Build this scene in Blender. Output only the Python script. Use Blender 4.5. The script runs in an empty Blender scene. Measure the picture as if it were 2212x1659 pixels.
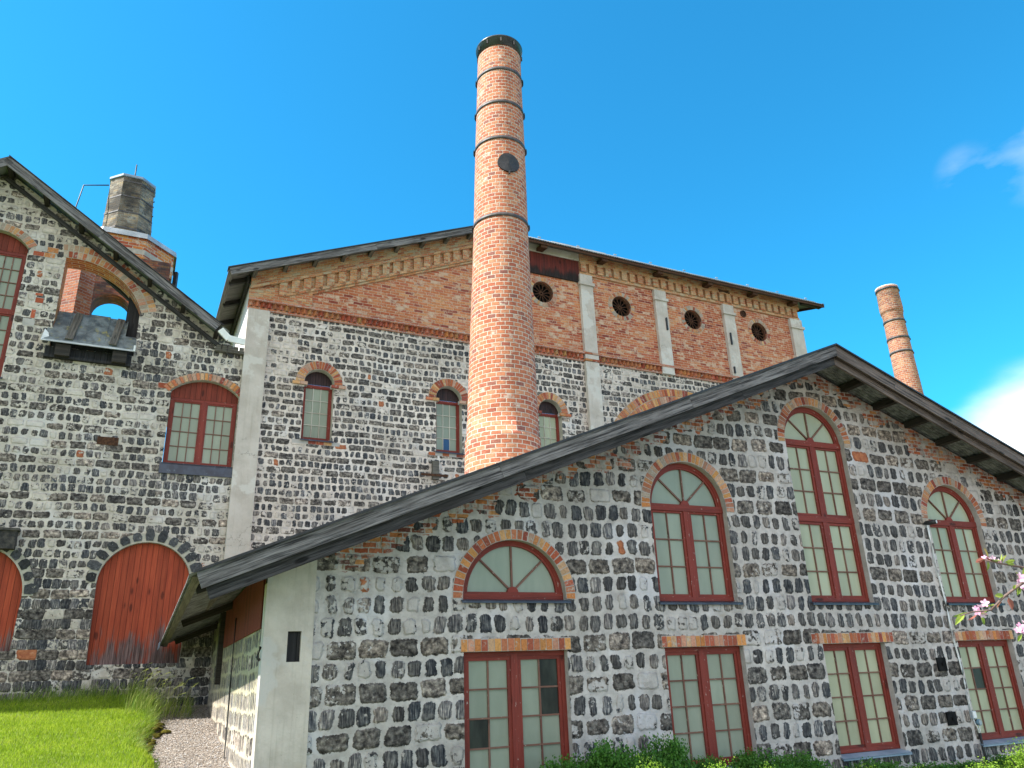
import bpy, math, random
from mathutils import Vector, Matrix, noise as mnoise
from mathutils.geometry import tessellate_polygon
random.seed(11)
SC = bpy.context.scene
COL = SC.collection
rad = math.radians

# ------------------------------------------------------------------ camera
EYE = Vector((0, 0, 1.6))
pit, rol = rad(20.73), rad(-2.10)
cp, sp, cr, sr = math.cos(pit), math.sin(pit), math.cos(rol), math.sin(rol)
m0 = Matrix(((1, 0, 0), (0, sp, -cp), (0, cp, sp)))
mm = Matrix(((cr, -sr, 0), (sr, cr, 0), (0, 0, 1))) @ m0
cam = bpy.data.cameras.new('camera'); camo = bpy.data.objects.new('camera', cam); COL.objects.link(camo)
cam.sensor_width = 36; cam.lens = 27.01; cam.clip_start = .1; cam.clip_end = 2000
rt, dn, fw = mm[0], mm[1], mm[2]
M = Matrix(((rt[0], -dn[0], -fw[0], 0), (rt[1], -dn[1], -fw[1], 0), (rt[2], -dn[2], -fw[2], EYE.z), (0, 0, 0, 1)))
camo.matrix_world = M
SC.camera = camo

# ------------------------------------------------------------------ sky, sun, exposure
EL = rad(48)
SH = Vector((-.945, -.326, 0)).normalized()
SD = Vector((SH.x*math.cos(EL), SH.y*math.cos(EL), math.sin(EL)))
sun = bpy.data.lights.new('sun', 'SUN'); suno = bpy.data.objects.new('sun', sun); COL.objects.link(suno)
sun.energy = 4.4; sun.angle = rad(.53); sun.color = (1, .955, .88)
suno.rotation_euler = (-SD).to_track_quat('-Z', 'Y').to_euler()
suno.location = (-20, -10, 30)
W = bpy.data.worlds.new('World'); SC.world = W; W.use_nodes = True
wn = W.node_tree; wn.nodes.clear()
def wnode(t, **k):
    n = wn.nodes.new(t)
    for a, b in k.items(): setattr(n, a, b)
    return n
sky = wnode('ShaderNodeTexSky', sky_type='NISHITA', sun_disc=False)
sky.sun_elevation = EL; sky.sun_rotation = math.atan2(SH.x, SH.y)
sky.altitude = 300; sky.air_density = 1.0; sky.dust_density = .3; sky.ozone_density = 3.0
hs = wnode('ShaderNodeMix', data_type='RGBA', blend_type='MULTIPLY'); hs.inputs['Factor'].default_value = 1; hs.inputs['B'].default_value = (.17, 1.02, 1.20, 1)
tc = wnode('ShaderNodeTexCoord')
cn = wnode('ShaderNodeTexNoise'); cn.inputs['Scale'].default_value = 3.2; cn.inputs['Detail'].default_value = 7; cn.inputs['Roughness'].default_value = .52
mp = wnode('ShaderNodeMapping'); mp.inputs['Scale'].default_value = (1, 1, 2.2); mp.inputs['Location'].default_value = (.35, .1, .25)
wn.links.new(tc.outputs['Generated'], mp.inputs['Vector']); wn.links.new(mp.outputs[0], cn.inputs['Vector'])
def wmath(op, a, b=None, c=None):
    n = wnode('ShaderNodeMath', operation=op)
    for i, v in enumerate((a, b, c)):
        if v is None: continue
        if isinstance(v, (int, float)): n.inputs[i].default_value = v
        else: wn.links.new(v, n.inputs[i])
    return n.outputs[0]
def wblob(px, py, lo, hi):                          # how near the view direction is to a cloud bank's direction
    d = (mm.transposed() @ Vector(((px-1106)*1.8228/3025.4, (py-829.5)*1.8228/3025.4, 1))).normalized()
    n = wnode('ShaderNodeVectorMath', operation='DOT_PRODUCT'); n.inputs[1].default_value = d
    wn.links.new(tc.outputs['Generated'], n.inputs[0])
    r = wnode('ShaderNodeMapRange', interpolation_type='SMOOTHSTEP')
    wn.links.new(n.outputs['Value'], r.inputs['Value'])
    r.inputs['From Min'].default_value = math.cos(rad(hi)); r.inputs['From Max'].default_value = math.cos(rad(lo))
    return r.outputs[0]
bank = wblob(2360, 1100, 2.5, 10.8)
wis1 = wblob(2095, 375, 0, 2.2); wis2 = wblob(2230, 345, 0, 3.0)
def wstep(v, lo, hi):
    r = wnode('ShaderNodeMapRange', interpolation_type='SMOOTHSTEP'); wn.links.new(v, r.inputs['Value']); r.inputs['From Min'].default_value = lo; r.inputs['From Max'].default_value = hi; return r.outputs[0]
c1 = wstep(wmath('ADD', bank, wmath('MULTIPLY', wmath('SUBTRACT', cn.outputs['Fac'], .5), 1.5)), .10, 1.15)
c1 = wmath('MULTIPLY', c1, wstep(bank, .0, .3))
sep = wnode('ShaderNodeSeparateXYZ'); wn.links.new(tc.outputs['Generated'], sep.inputs[0])
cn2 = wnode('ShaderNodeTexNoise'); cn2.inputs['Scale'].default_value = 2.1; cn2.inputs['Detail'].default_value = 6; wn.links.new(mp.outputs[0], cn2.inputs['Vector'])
c_fill = wmath('MULTIPLY', wstep(cn2.outputs['Fac'], .40, .56), wstep(wmath('MULTIPLY', sep.outputs[1], -1), .05, .35))   # unseen broken cloud added behind the viewer as white fill light
c2 = wmath('MULTIPLY', wmath('ADD', wis1, wis2), wmath('MULTIPLY', wmath('MAXIMUM', wmath('SUBTRACT', cn.outputs['Fac'], .40), 0), 1.5))
cf = wmath('MINIMUM', wmath('ADD', wmath('ADD', c1, c_fill), c2), 1)
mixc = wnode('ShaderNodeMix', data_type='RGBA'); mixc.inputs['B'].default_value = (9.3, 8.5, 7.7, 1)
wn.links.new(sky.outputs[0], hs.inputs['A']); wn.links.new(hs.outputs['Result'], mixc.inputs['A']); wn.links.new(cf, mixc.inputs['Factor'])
bg = wnode('ShaderNodeBackground'); bg.inputs['Strength'].default_value = .11
wo = wnode('ShaderNodeOutputWorld')
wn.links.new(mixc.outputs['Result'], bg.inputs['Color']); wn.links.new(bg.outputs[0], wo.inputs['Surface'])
SC.view_settings.view_transform = 'Standard'; SC.view_settings.look = 'None'; SC.view_settings.gamma = 1
SC.view_settings.exposure = 1.28
SC.cycles.max_bounces = 6; SC.cycles.diffuse_bounces = 4
SC.cycles.sample_clamp_indirect = 6

# ------------------------------------------------------------------ wall frames: u along the wall, v up, w out of the wall
class Fr:
    def __init__(s, ang, D, u0):
        a = rad(ang); s.d = Vector((math.cos(a), math.sin(a), 0)); s.n = Vector((-math.sin(a), math.cos(a), 0)); s.D = D; s.u0 = u0
    def W(s, u, v, w=0): return s.d*(u+s.u0) + s.n*(s.D-w) + Vector((0, 0, v))
FA = Fr(24.5, 10, 1.19)
FB = Fr(26.3, 19, 0)
class Side:                                         # a wall running back from frame f at u: its own u is the distance back
    def __init__(s, f, u, sgn=-1): s.f, s.u, s.sgn = f, u, sgn; s.d = f.n; s.n = f.d*(1 if sgn < 0 else -1)
    def W(s, u, v, w=0): return s.f.W(s.u + s.sgn*w, v, -u)

# ------------------------------------------------------------------ node helper and materials
class NT:
    def __init__(s, name):
        s.mat = bpy.data.materials.new(name); s.mat.use_nodes = True; s.t = s.mat.node_tree
        s.bsdf = s.t.nodes['Principled BSDF']; s.bsdf.inputs['Roughness'].default_value = .85
        s.bsdf.inputs['Specular IOR Level'].default_value = .25
    def n(s, typ, ins=None, **k):
        x = s.t.nodes.new(typ)
        for a, b in k.items(): setattr(x, a, b)
        for a, b in (ins or {}).items(): s.set(x.inputs[a], b)
        return x
    def set(s, inp, v):
        if isinstance(v, bpy.types.NodeSocket): s.t.links.new(v, inp)
        elif v is not None:
            if isinstance(v, (tuple, list)) and len(v) == 3 and inp.type == 'RGBA': v = (*v, 1)
            inp.default_value = v
    def m(s, op, a, b=None, c=None, clamp=False):
        x = s.t.nodes.new('ShaderNodeMath'); x.operation = op; x.use_clamp = clamp
        for i, v in enumerate((a, b, c)):
            if v is not None: s.set(x.inputs[i], v)
        return x.outputs[0]
    def vm(s, op, a, b=None):
        x = s.t.nodes.new('ShaderNodeVectorMath'); x.operation = op
        s.set(x.inputs[0], a)
        if b is not None: s.set(x.inputs[1], b)
        return x.outputs['Value'] if op in ('LENGTH', 'DOT_PRODUCT', 'DISTANCE') else x.outputs[0]
    def uv(s):
        x = s.n('ShaderNodeUVMap', uv_map='UVMap').outputs[0]; q = s.n('ShaderNodeSeparateXYZ', {0: x})
        return x, q.outputs[0], q.outputs[1]
    def xyz(s, a, b, c=0.0): return s.n('ShaderNodeCombineXYZ', {0: a, 1: b, 2: c}).outputs[0]
    def noise(s, vec, sc, det=3, rough=.55, col=False):
        x = s.n('ShaderNodeTexNoise', {'Vector': vec, 'Scale': sc, 'Detail': det, 'Roughness': rough})
        return x.outputs['Color' if col else 'Fac']
    def wn(s, vec):
        x = s.n('ShaderNodeTexWhiteNoise', {'Vector': vec}, noise_dimensions='3D'); q = s.n('ShaderNodeSeparateColor', {0: x.outputs['Color']})
        return q.outputs[0], q.outputs[1], q.outputs[2]
    def step(s, v, lo, hi, a=0., b=1.):
        x = s.n('ShaderNodeMapRange', {'Value': v, 'From Min': lo, 'From Max': hi, 'To Min': a, 'To Max': b}, interpolation_type='SMOOTHSTEP'); return x.outputs[0]
    def lin(s, v, lo, hi, a=0., b=1.):
        x = s.n('ShaderNodeMapRange', {'Value': v, 'From Min': lo, 'From Max': hi, 'To Min': a, 'To Max': b}); return x.outputs[0]
    def mix(s, f, a, b, mode='MIX'):
        x = s.n('ShaderNodeMix', data_type='RGBA', blend_type=mode); s.set(x.inputs['Factor'], f); s.set(x.inputs['A'], a); s.set(x.inputs['B'], b); return x.outputs['Result']
    def ramp(s, f, stops, const=False):
        x = s.n('ShaderNodeValToRGB', {0: f}); cr_ = x.color_ramp; cr_.interpolation = 'CONSTANT' if const else 'LINEAR'
        while len(cr_.elements) < len(stops): cr_.elements.new(.5)
        for e, (p, c) in zip(cr_.elements, stops): e.position = p; e.color = (*c, 1)
        return x.outputs[0]
    def bump(s, h, dist=.02, strength=1.):
        x = s.n('ShaderNodeBump', {'Height': h, 'Distance': dist, 'Strength': strength}); s.t.links.new(x.outputs[0], s.bsdf.inputs['Normal'])
    def out(s, col=None, rough=None, **k):
        if col is not None: s.set(s.bsdf.inputs['Base Color'], col)
        if rough is not None: s.set(s.bsdf.inputs['Roughness'], rough)
        for a, b in k.items(): s.set(s.bsdf.inputs[a.replace('_', ' ')], b)
        return s.mat

BRICKS = [(0, (.40, .105, .045)), (.16, (.30, .07, .04)), (.30, (.50, .19, .07)), (.44, (.42, .14, .075)), (.58, (.22, .055, .045)),
          (.70, (.52, .25, .10)), (.80, (.45, .20, .13)), (.90, (.13, .05, .05))]
def brick_layer(s, u, v, seed, bw=.25, bh=.075, joint=.011, ragged=.006, pal=BRICKS, smear=.5, header=False):
    """running-bond bricks: returns colour, mask(1 on brick), height"""
    p = s.xyz(u, v, seed)
    wob = s.m('MULTIPLY', s.m('SUBTRACT', s.noise(p, 2.5, 2), .5), .03)
    v2 = s.m('ADD', v, wob)
    r = s.m('DIVIDE', v2, bh); row = s.m('FLOOR', r); fy = s.m('SUBTRACT', r, row)
    off = s.m('MULTIPLY', s.m('PINGPONG', row, 1), .5)
    r1, r2, r3 = s.wn(s.xyz(row, seed+3.3, 1.7))
    x = s.m('ADD', s.m('ADD', s.m('DIVIDE', u, bw), off), s.m('MULTIPLY', r1, .18)); c = s.m('FLOOR', x); fx = s.m('SUBTRACT', x, c)
    a, b, d = s.wn(s.xyz(c, row, seed))
    px = s.m('MULTIPLY', s.m('ABSOLUTE', s.m('SUBTRACT', fx, .5)), bw); py = s.m('MULTIPLY', s.m('ABSOLUTE', s.m('SUBTRACT', fy, .5)), bh)
    dd = s.m('MAXIMUM', s.m('SUBTRACT', px, bw/2-joint/2), s.m('SUBTRACT', py, bh/2-joint/2))
    nz = s.noise(p, 28, 3, .6)
    dd = s.m('ADD', dd, s.m('MULTIPLY', s.m('SUBTRACT', nz, .5), ragged*3))
    mask = s.step(dd, -.003, .002, 1, 0)
    col = s.ramp(a, pal, True)
    col = s.mix(s.m('MULTIPLY', b, .35), col, s.ramp(s.noise(p, 6, 4), [(0, pal[1][1]), (1, pal[2][1])]))
    col = s.mix(1, col, s.ramp(nz, [(.25, (.62, .60, .58)), (.7, (1.18, 1.15, 1.12))]), 'MULTIPLY')
    sm = s.step(s.m('ADD', s.noise(p, 5, 6, .7), s.m('MULTIPLY', d, .28)), .86-smear*.35, 1.0-smear*.3)
    return col, mask, sm, nz

MORTAR = (.40, .385, .34)
def slag_mat(name, rh, ww, wn_, seed, mortar=(.36, .365, .34), cover=.35, gap=.028, brickline=None, brickpatch=0., dark=1., rough_edges=.035, brown=.7, repaint=(.48, .50, .50), merge=0., foot=None, algae=False):
    s = NT(name); _, u, v = s.uv()
    p = s.xyz(u, v, seed)
    wob = s.m('MULTIPLY', s.m('SUBTRACT', s.noise(p, .55, 2), .5), rh*.7)
    u2 = s.m('ADD', u, s.m('MULTIPLY', s.m('SUBTRACT', s.noise(p, 2.6, 2), .5), .12)); v2 = s.m('ADD', v, wob)
    r = s.m('DIVIDE', v2, rh); row = s.m('FLOOR', r); fy = s.m('SUBTRACT', r, row)
    a1, a2, a3 = s.wn(s.xyz(row, seed, .5))
    par = s.m('PINGPONG', row, 1)                                    # 0,1,0,1
    wide = s.m('GREATER_THAN', s.m('ADD', s.m('MULTIPLY', par, .62), s.m('MULTIPLY', a2, .55)), .72)
    wd = s.m('ADD', wn_, s.m('MULTIPLY', wide, ww-wn_))
    x = s.m('ADD', s.m('DIVIDE', u2, wd), s.m('MULTIPLY', a1, 7)); c = s.m('FLOOR', x); fx = s.m('SUBTRACT', x, c)
    q1, q2, q3 = s.wn(s.xyz(c, row, seed)); q4, q5, q6 = s.wn(s.xyz(c, row, seed+9.1))
    px = s.m('ADD', s.m('MULTIPLY', s.m('SUBTRACT', fx, .5), wd), s.m('MULTIPLY', s.m('SUBTRACT', q2, .5), .028))
    py = s.m('ADD', s.m('MULTIPLY', s.m('SUBTRACT', fy, .5), rh), s.m('MULTIPLY', s.m('SUBTRACT', q3, .5), .022))
    px = s.m('ADD', px, s.m('MULTIPLY', py, s.m('MULTIPLY', s.m('SUBTRACT', q6, .5), .14)))
    g1 = s.m('ADD', gap*.50, s.m('MULTIPLY', s.m('MULTIPLY', q4, q4), gap*.95)); g2 = s.m('ADD', gap*.50, s.m('MULTIPLY', s.m('MULTIPLY', q5, q5), gap*.8))
    R = rh*.20
    hx = s.m('SUBTRACT', s.m('SUBTRACT', s.m('MULTIPLY', wd, .5), g1), R); hy = s.m('SUBTRACT', s.m('SUBTRACT', rh*.5, g2), R)
    ax = s.m('SUBTRACT', s.m('ABSOLUTE', px), hx); ay = s.m('SUBTRACT', s.m('ABSOLUTE', py), hy)
    d = s.m('SUBTRACT', s.m('ADD', s.vm('LENGTH', s.xyz(s.m('MAXIMUM', ax, 0), s.m('MAXIMUM', ay, 0))), s.m('MINIMUM', s.m('MAXIMUM', ax, ay), 0)), R)
    e1 = s.noise(p, 14, 4, .62); e2 = s.noise(p, 55, 3, .6)
    d = s.m('ADD', d, s.m('ADD', s.m('MULTIPLY', s.m('SUBTRACT', e1, .5), rough_edges*2.6), s.m('MULTIPLY', s.m('SUBTRACT', e2, .5), rough_edges*1.5)))
    if merge: d = s.m('SUBTRACT', d, s.m('MULTIPLY', s.step(s.noise(p, .5, 2), .5, .62), merge))
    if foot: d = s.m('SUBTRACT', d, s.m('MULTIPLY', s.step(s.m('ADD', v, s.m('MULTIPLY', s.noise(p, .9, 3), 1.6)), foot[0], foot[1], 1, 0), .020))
    mask = s.step(d, -.004, .004, 1, 0)
    # mortar smeared over some of the stones
    big = s.noise(p, .45, 3)
    cv = s.m('ADD', s.m('ADD', s.m('MULTIPLY', s.noise(p, 12, 5, .64), 1.0), s.m('MULTIPLY', s.m('POWER', q1, 3), .42)), s.m('MULTIPLY', s.m('SUBTRACT', big, .5), .95))
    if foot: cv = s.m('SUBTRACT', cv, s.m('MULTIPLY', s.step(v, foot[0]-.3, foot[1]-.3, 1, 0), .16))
    smear = s.step(cv, .93-cover*.45, .97-cover*.45)
    mask = s.m('MULTIPLY', mask, s.m('SUBTRACT', 1, smear))
    # stone colours
    vert = s.noise(s.xyz(s.m('MULTIPLY', u, 62), s.m('MULTIPLY', v, 7), q2), 1, 3, .6)
    iso = s.noise(s.xyz(u, v, q2), 14, 5, .62)
    tex = s.m('ADD', s.m('MULTIPLY', vert, s.m('SUBTRACT', 1, wide)), s.m('MULTIPLY', iso, wide))
    tex = s.m('ADD', s.m('MULTIPLY', tex, .7), s.m('MULTIPLY', iso, .3))
    cold = s.ramp(tex, [(.34, (.008*dark, .009*dark, .013*dark)), (.47, (.036*dark, .039*dark, .048*dark)), (.57, (.11*dark, .11*dark, .115*dark)), (.70, (.27, .27, .27))])
    warm = s.ramp(tex, [(.34, (.014*dark, .012*dark, .012*dark)), (.47, (.070*dark, .060*dark, .054*dark)), (.58, (.155*dark, .135*dark, .120*dark)), (.72, (.32, .285, .25))])
    fwm = s.m('MINIMUM', s.m('ADD', s.m('MULTIPLY', wide, brown), s.m('MULTIPLY', q5, .75)), 1)
    st = s.mix(fwm, cold, warm)
    qv = s.wn(s.xyz(row, c, seed+2.7))[0]
    st = s.mix(1, st, s.ramp(qv, [(0, (.72, .72, .74)), (.4, (1.1, 1.1, 1.1)), (.75, (1.75, 1.68, 1.6)), (1, (2.8, 2.6, 2.45))]), 'MULTIPLY')
    st = s.mix(s.m('MULTIPLY', s.step(s.noise(s.xyz(u, v, q1), 9, 3), .56, .7), .5), st, (.20, .185, .17))
    if brickpatch:
        isb = s.m('GREATER_THAN', q6, 1-brickpatch)
        st = s.mix(isb, st, s.ramp(iso, [(.3, (.25, .07, .04)), (.6, (.45, .17, .08)), (.8, (.5, .35, .25))]))
    # mortar
    mn = s.noise(p, 7, 6, .65); mc = s.mix(s.step(mn, .3, .7), tuple(k*.80 for k in mortar), tuple(min(1, k*1.13) for k in mortar))
    mc = s.mix(s.m('MULTIPLY', s.step(s.noise(p, 1.3, 4), .54, .68), .65), mc, repaint)
    mc = s.mix(s.m('MULTIPLY', s.step(s.noise(s.xyz(u, v, seed+4), 3.1, 6, .7), .58, .72), .35), mc, (.27, .24, .17))
    lg = s.noise(s.xyz(u, v, seed+11), .8, 5, .6); mc = s.mix(1, mc, s.ramp(lg, [(.3, (.80, .79, .76)), (.55, (1., 1., 1.)), (.72, (1.18, 1.18, 1.17))]), 'MULTIPLY')
    mc = s.mix(s.m('MULTIPLY', s.step(s.noise(s.xyz(u, v, seed+7), 34, 4, .7), .60, .70), .55), mc, (.15, .145, .14))
    if algae: mc = s.mix(s.m('MULTIPLY', s.step(s.m('ADD', v, s.m('MULTIPLY', s.noise(p, 1.2, 4), .8)), 1.3, 2.3), .45), mc, (.32, .32, .15))
    col = s.mix(mask, mc, st)
    h = s.m('ADD', s.m('MULTIPLY', s.step(d, -.03, .006, 1, 0), s.m('ADD', .55, s.m('MULTIPLY', tex, .9))), s.m('MULTIPLY', mn, .35))
    h = s.m('ADD', h, s.m('MULTIPLY', e2, .14))
    h = s.m('SUBTRACT', h, s.m('MULTIPLY', smear, .15))
    if brickline:                                                     # bricks packing the gap under the verge
        (ua, va, k1, k2) = brickline
        top = s.m('MINIMUM', s.m('ADD', va, s.m('MULTIPLY', s.m('SUBTRACT', u, ua), k1)), s.m('ADD', va, s.m('MULTIPLY', s.m('SUBTRACT', ua, u), k2)))
        dist = s.m('ADD', s.m('SUBTRACT', top, v), s.m('MULTIPLY', s.m('SUBTRACT', s.noise(p, 2.3, 3), .5), 1.5))
        f = s.step(dist, -.04, -.02, 1, 0)
        bc, bm_, bs, bn = brick_layer(s, u, v, seed+20, .19, .073, .014, .008, smear=.75)
        bcol = s.mix(s.m('MULTIPLY', bm_, s.m('SUBTRACT', 1, bs)), mc, bc)
        col = s.mix(f, col, bcol)
    s.bump(h, .022, 1.)
    return s.out(col, .88)

def brick_mat(name, seed, bw=.25, bh=.075, joint=.011, mortar=MORTAR, pal=BRICKS, smear=.4, hue=None, ragged=.006, soot=0., spec=.2, bumpd=.010):
    s = NT(name); _, u, v = s.uv(); p = s.xyz(u, v, seed)
    bc, bm_, bs, bn = brick_layer(s, u, v, seed, bw, bh, joint, ragged, pal, smear)
    if hue: bc = s.mix(s.m('MULTIPLY', s.step(s.noise(p, .55, 3), .40, .62), hue[3]), bc, s.mix(1, bc, hue[:3], 'MULTIPLY'))
    mc = s.mix(s.noise(p, 9, 4), tuple(k*.75 for k in mortar), tuple(k*1.1 for k in mortar))
    msk = s.m('MULTIPLY', bm_, s.m('SUBTRACT', 1, bs))
    col = s.mix(msk, mc, bc)
    if soot: col = s.mix(s.m('MULTIPLY', s.step(s.noise(p, 1.1, 4), .40, .62), soot), col, (.03, .027, .025))
    s.bump(s.m('ADD', s.m('MULTIPLY', bm_, .8), s.m('MULTIPLY', bn, .5)), bumpd)
    return s.out(col, .85, Specular_IOR_Level=spec)

def wood_mat(name, ca, cb, cc=None, plank=0., grain='u', stain=None, rough=.75, seed=0., fine=55, gapd=.005, spec=.3, flake=None):
    """ca, cb: the two tones of the grain; plank: board width across the grain"""
    s = NT(name); _, u, v = s.uv()
    if grain == 'v': u, v = v, u
    pid = s.m('FLOOR', s.m('DIVIDE', v, plank)) if plank else 0.0
    r1, r2, r3 = s.wn(s.xyz(pid, seed, 2.2))
    wob = s.m('MULTIPLY', s.noise(s.xyz(s.m('MULTIPLY', u, .8), s.m('MULTIPLY', v, 2), seed), 1, 2), .035)
    gv = s.m('ADD', v, wob)
    g = s.noise(s.xyz(s.m('MULTIPLY', u, 1.6), s.m('MULTIPLY', gv, fine), s.m('ADD', s.m('MULTIPLY', r1, 9), seed)), 1, 5, .7)
    g2 = s.noise(s.xyz(s.m('MULTIPLY', u, .9), s.m('MULTIPLY', v, 6), s.m('ADD', s.m('MULTIPLY', r2, 9), seed+3)), 1, 4, .6)
    col = s.mix(s.step(g, .32, .68), ca, cb)
    if cc: col = s.mix(s.step(g2, .45, .68), col, s.mix(.6, col, cc))
    col = s.mix(1, col, s.ramp(r1, [(0, (.8, .8, .8)), (1, (1.12, 1.12, 1.12))]), 'MULTIPLY') if plank else col
    kn = s.n('ShaderNodeTexVoronoi', {'Vector': s.xyz(s.m('MULTIPLY', u, 1.5), s.m('MULTIPLY', v, 4.5), seed), 'Scale': 1.}).outputs['Distance']
    knot = s.step(kn, .09, .18, 1, 0); col = s.mix(s.m('MULTIPLY', knot, .8), col, tuple(k*.25 for k in ca))
    h = s.m('SUBTRACT', g, s.m('MULTIPLY', knot, .3))
    if stain:
        (scol, lo, hi, z0, z1) = stain                               # weathering that rises from the foot of the boards
        f = s.m('ADD', s.lin(u, z0, z1, 1, 0), s.m('MULTIPLY', s.m('SUBTRACT', s.noise(s.xyz(s.m('MULTIPLY', u, .8), s.m('MULTIPLY', v, 2.5), seed+5), 1.4, 4), .5), 1.5))
        f = s.m('ADD', f, s.m('MULTIPLY', s.m('SUBTRACT', g, .5), .9))
        col = s.mix(s.step(f, lo, hi), col, s.mix(s.step(g, .4, .65), tuple(k*.3 for k in scol), scol))
    if flake:
        f2 = s.step(s.noise(s.xyz(s.m('MULTIPLY', u, 9), s.m('MULTIPLY', v, 26), seed+2), 1, 6, .75), flake[3], flake[3]+.05)
        col = s.mix(f2, col, flake[:3])
    if plank:
        f = s.m('SUBTRACT', s.m('DIVIDE', v, plank), pid); e = s.m('MULTIPLY', s.m('SUBTRACT', .5, s.m('ABSOLUTE', s.m('SUBTRACT', f, .5))), plank)
        gp = s.step(e, .0, gapd, 1, 0); col = s.mix(gp, col, tuple(k*.12 for k in ca)); h = s.m('SUBTRACT', h, s.m('MULTIPLY', gp, 1.5))
    s.bump(h, .006)
    return s.out(col, rough, Specular_IOR_Level=spec)

def plain_mat(name, ca, cb, sc=4, rough=.6, spec=.4, metal=0., bumpd=.004, det=5, rust=None, seed=0.):
    s = NT(name); g = s.n('ShaderNodeNewGeometry').outputs['Position']
    n = s.noise(g, sc, det, .6); col = s.mix(s.step(n, .32, .68), ca, cb)
    if rust: col = s.mix(s.step(s.noise(g, rust[3], 6, .7), rust[4], rust[4]+.1), col, rust[:3])
    s.bump(s.noise(g, sc*6, 4), bumpd)
    return s.out(col, rough, Specular_IOR_Level=spec, Metallic=metal)

def loose_brick_mat(name):
    s = NT(name); a = s.n('ShaderNodeAttribute', attribute_name='Col').outputs['Color']; g = s.n('ShaderNodeNewGeometry').outputs['Position']
    n = s.noise(g, 34, 5, .7); c = s.mix(1, a, s.ramp(n, [(.25, (.6, .58, .56)), (.72, (1.2, 1.17, 1.15))]), 'MULTIPLY')
    c = s.mix(s.m('MULTIPLY', s.step(s.noise(g, 11, 6, .75), .56, .64), .8), c, (.40, .375, .33))
    s.bump(n, .01); return s.out(c, .9)

def glass_mat(name, ca, cb, rough=.28, spec=.35):
    s = NT(name); g = s.n('ShaderNodeNewGeometry').outputs['Position']
    q = s.n('ShaderNodeSeparateXYZ', {0: g}); n = s.noise(s.xyz(s.m('MULTIPLY', q.outputs[0], 3), s.m('MULTIPLY', q.outputs[1], 3), s.m('MULTIPLY', q.outputs[2], .8)), 1.4, 5)
    col = s.mix(s.step(n, .35, .65), ca, cb); a = s.n('ShaderNodeAttribute', attribute_name='Col').outputs['Color']; col = s.mix(1, col, a, 'MULTIPLY'); s.bump(s.noise(g, 3, 2), .006); return s.out(col, rough, Specular_IOR_Level=spec)

MT = {}
MT['slag_a'] = slag_mat('slag_stone_front', .264, .40, .212, 1.3, mortar=(.46, .425, .41), cover=.42, gap=.034, brickline=(9.40, 6.50, .412, .392), brickpatch=.008, rough_edges=.026, repaint=(.57, .56, .60))
MT['slag_b'] = slag_mat('slag_stone_hall', .183, .36, .165, 5.7, mortar=(.59, .51, .455), cover=.40, gap=.027, rough_edges=.022, brickpatch=.012, repaint=(.64, .59, .57), dark=1.05)
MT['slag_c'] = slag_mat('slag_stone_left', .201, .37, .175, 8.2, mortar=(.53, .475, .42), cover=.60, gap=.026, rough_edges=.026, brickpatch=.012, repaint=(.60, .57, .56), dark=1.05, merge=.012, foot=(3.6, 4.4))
MT['slag_side'] = slag_mat('slag_stone_side', .252, .30, .16, 3.1, mortar=(.48, .42, .34), cover=.45, gap=.030, rough_edges=.024, repaint=(.60, .56, .50), dark=1.3, algae=True)
HB = [(0, (.49, .165, .075)), (.2, (.54, .23, .105)), (.38, (.38, .10, .055)), (.5, (.51, .19, .095)), (.68, (.57, .28, .14)), (.8, (.25, .065, .05)), (.9, (.45, .14, .08))]
MT['brick_hall'] = brick_mat('brick_hall', 2.2, .27, .086, .013, mortar=(.56, .38, .27), pal=HB, smear=.55, hue=(.70, .45, .46, .7), ragged=.006)
YB = [(0, (.50, .215, .09)), (.2, (.44, .15, .075)), (.4, (.55, .285, .14)), (.6, (.49, .20, .095)), (.75, (.40, .12, .06)), (.85, (.58, .34, .19))]
MT['brick_cornice'] = brick_mat('brick_cornice', 6.1, .20, .072, .012, mortar=(.47, .36, .24), pal=YB, smear=.55)
CB = [(0, (.46, .160, .085)), (.2, (.39, .118, .065)), (.38, (.51, .205, .11)), (.55, (.43, .14, .08)), (.7, (.33, .10, .065)), (.8, (.52, .24, .14)), (.93, (.25, .10, .08))]
MT['brick_chimney'] = brick_mat('brick_chimney', 4.4, .158, .082, .013, mortar=(.60, .50, .41), pal=CB, smear=.25, ragged=.004, bumpd=.012)
MT['brick_far'] = brick_mat('brick_far_chimney', 7.7, .21, .10, .018, mortar=(.46, .37, .29), pal=[(a, (b[0]*.85, b[1]*1.0, b[2]*1.0)) for a, b in CB], smear=.2, ragged=.006)
GB = [(0, (.24, .20, .15)), (.25, (.15, .13, .11)), (.45, (.30, .23, .15)), (.6, (.20, .16, .12)), (.8, (.38, .28, .15)), (.92, (.08, .07, .06))]
MT['brick_grey'] = brick_mat('brick_weathered', 9.3, .22, .085, .013, mortar=(.30, .28, .24), pal=GB, smear=.35, soot=.85)
MT['brick_orange'] = brick_mat('brick_orange', 3.9, .29, .105, .017, mortar=(.50, .40, .30), pal=[(0, (.50, .17, .05)), (.3, (.40, .10, .04)), (.55, (.55, .24, .07)), (.8, (.32, .07, .04))], smear=.25)
MT['brick_red'] = brick_mat('brick_red', 12.9, .235, .08, .013, mortar=(.45, .36, .32), pal=CB, smear=.3, ragged=.008)
MT['brick_dark'] = brick_mat('brick_old_dark', 14.9, .235, .08, .013, mortar=(.20, .15, .13), pal=BRICKS, smear=.4, soot=.8)
MT['loose'] = loose_brick_mat('arch_brick')
MT['bed'] = plain_mat('lime_bed', (.33, .31, .26), (.44, .41, .35), 6, .95, .1, bumpd=.015)
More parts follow.
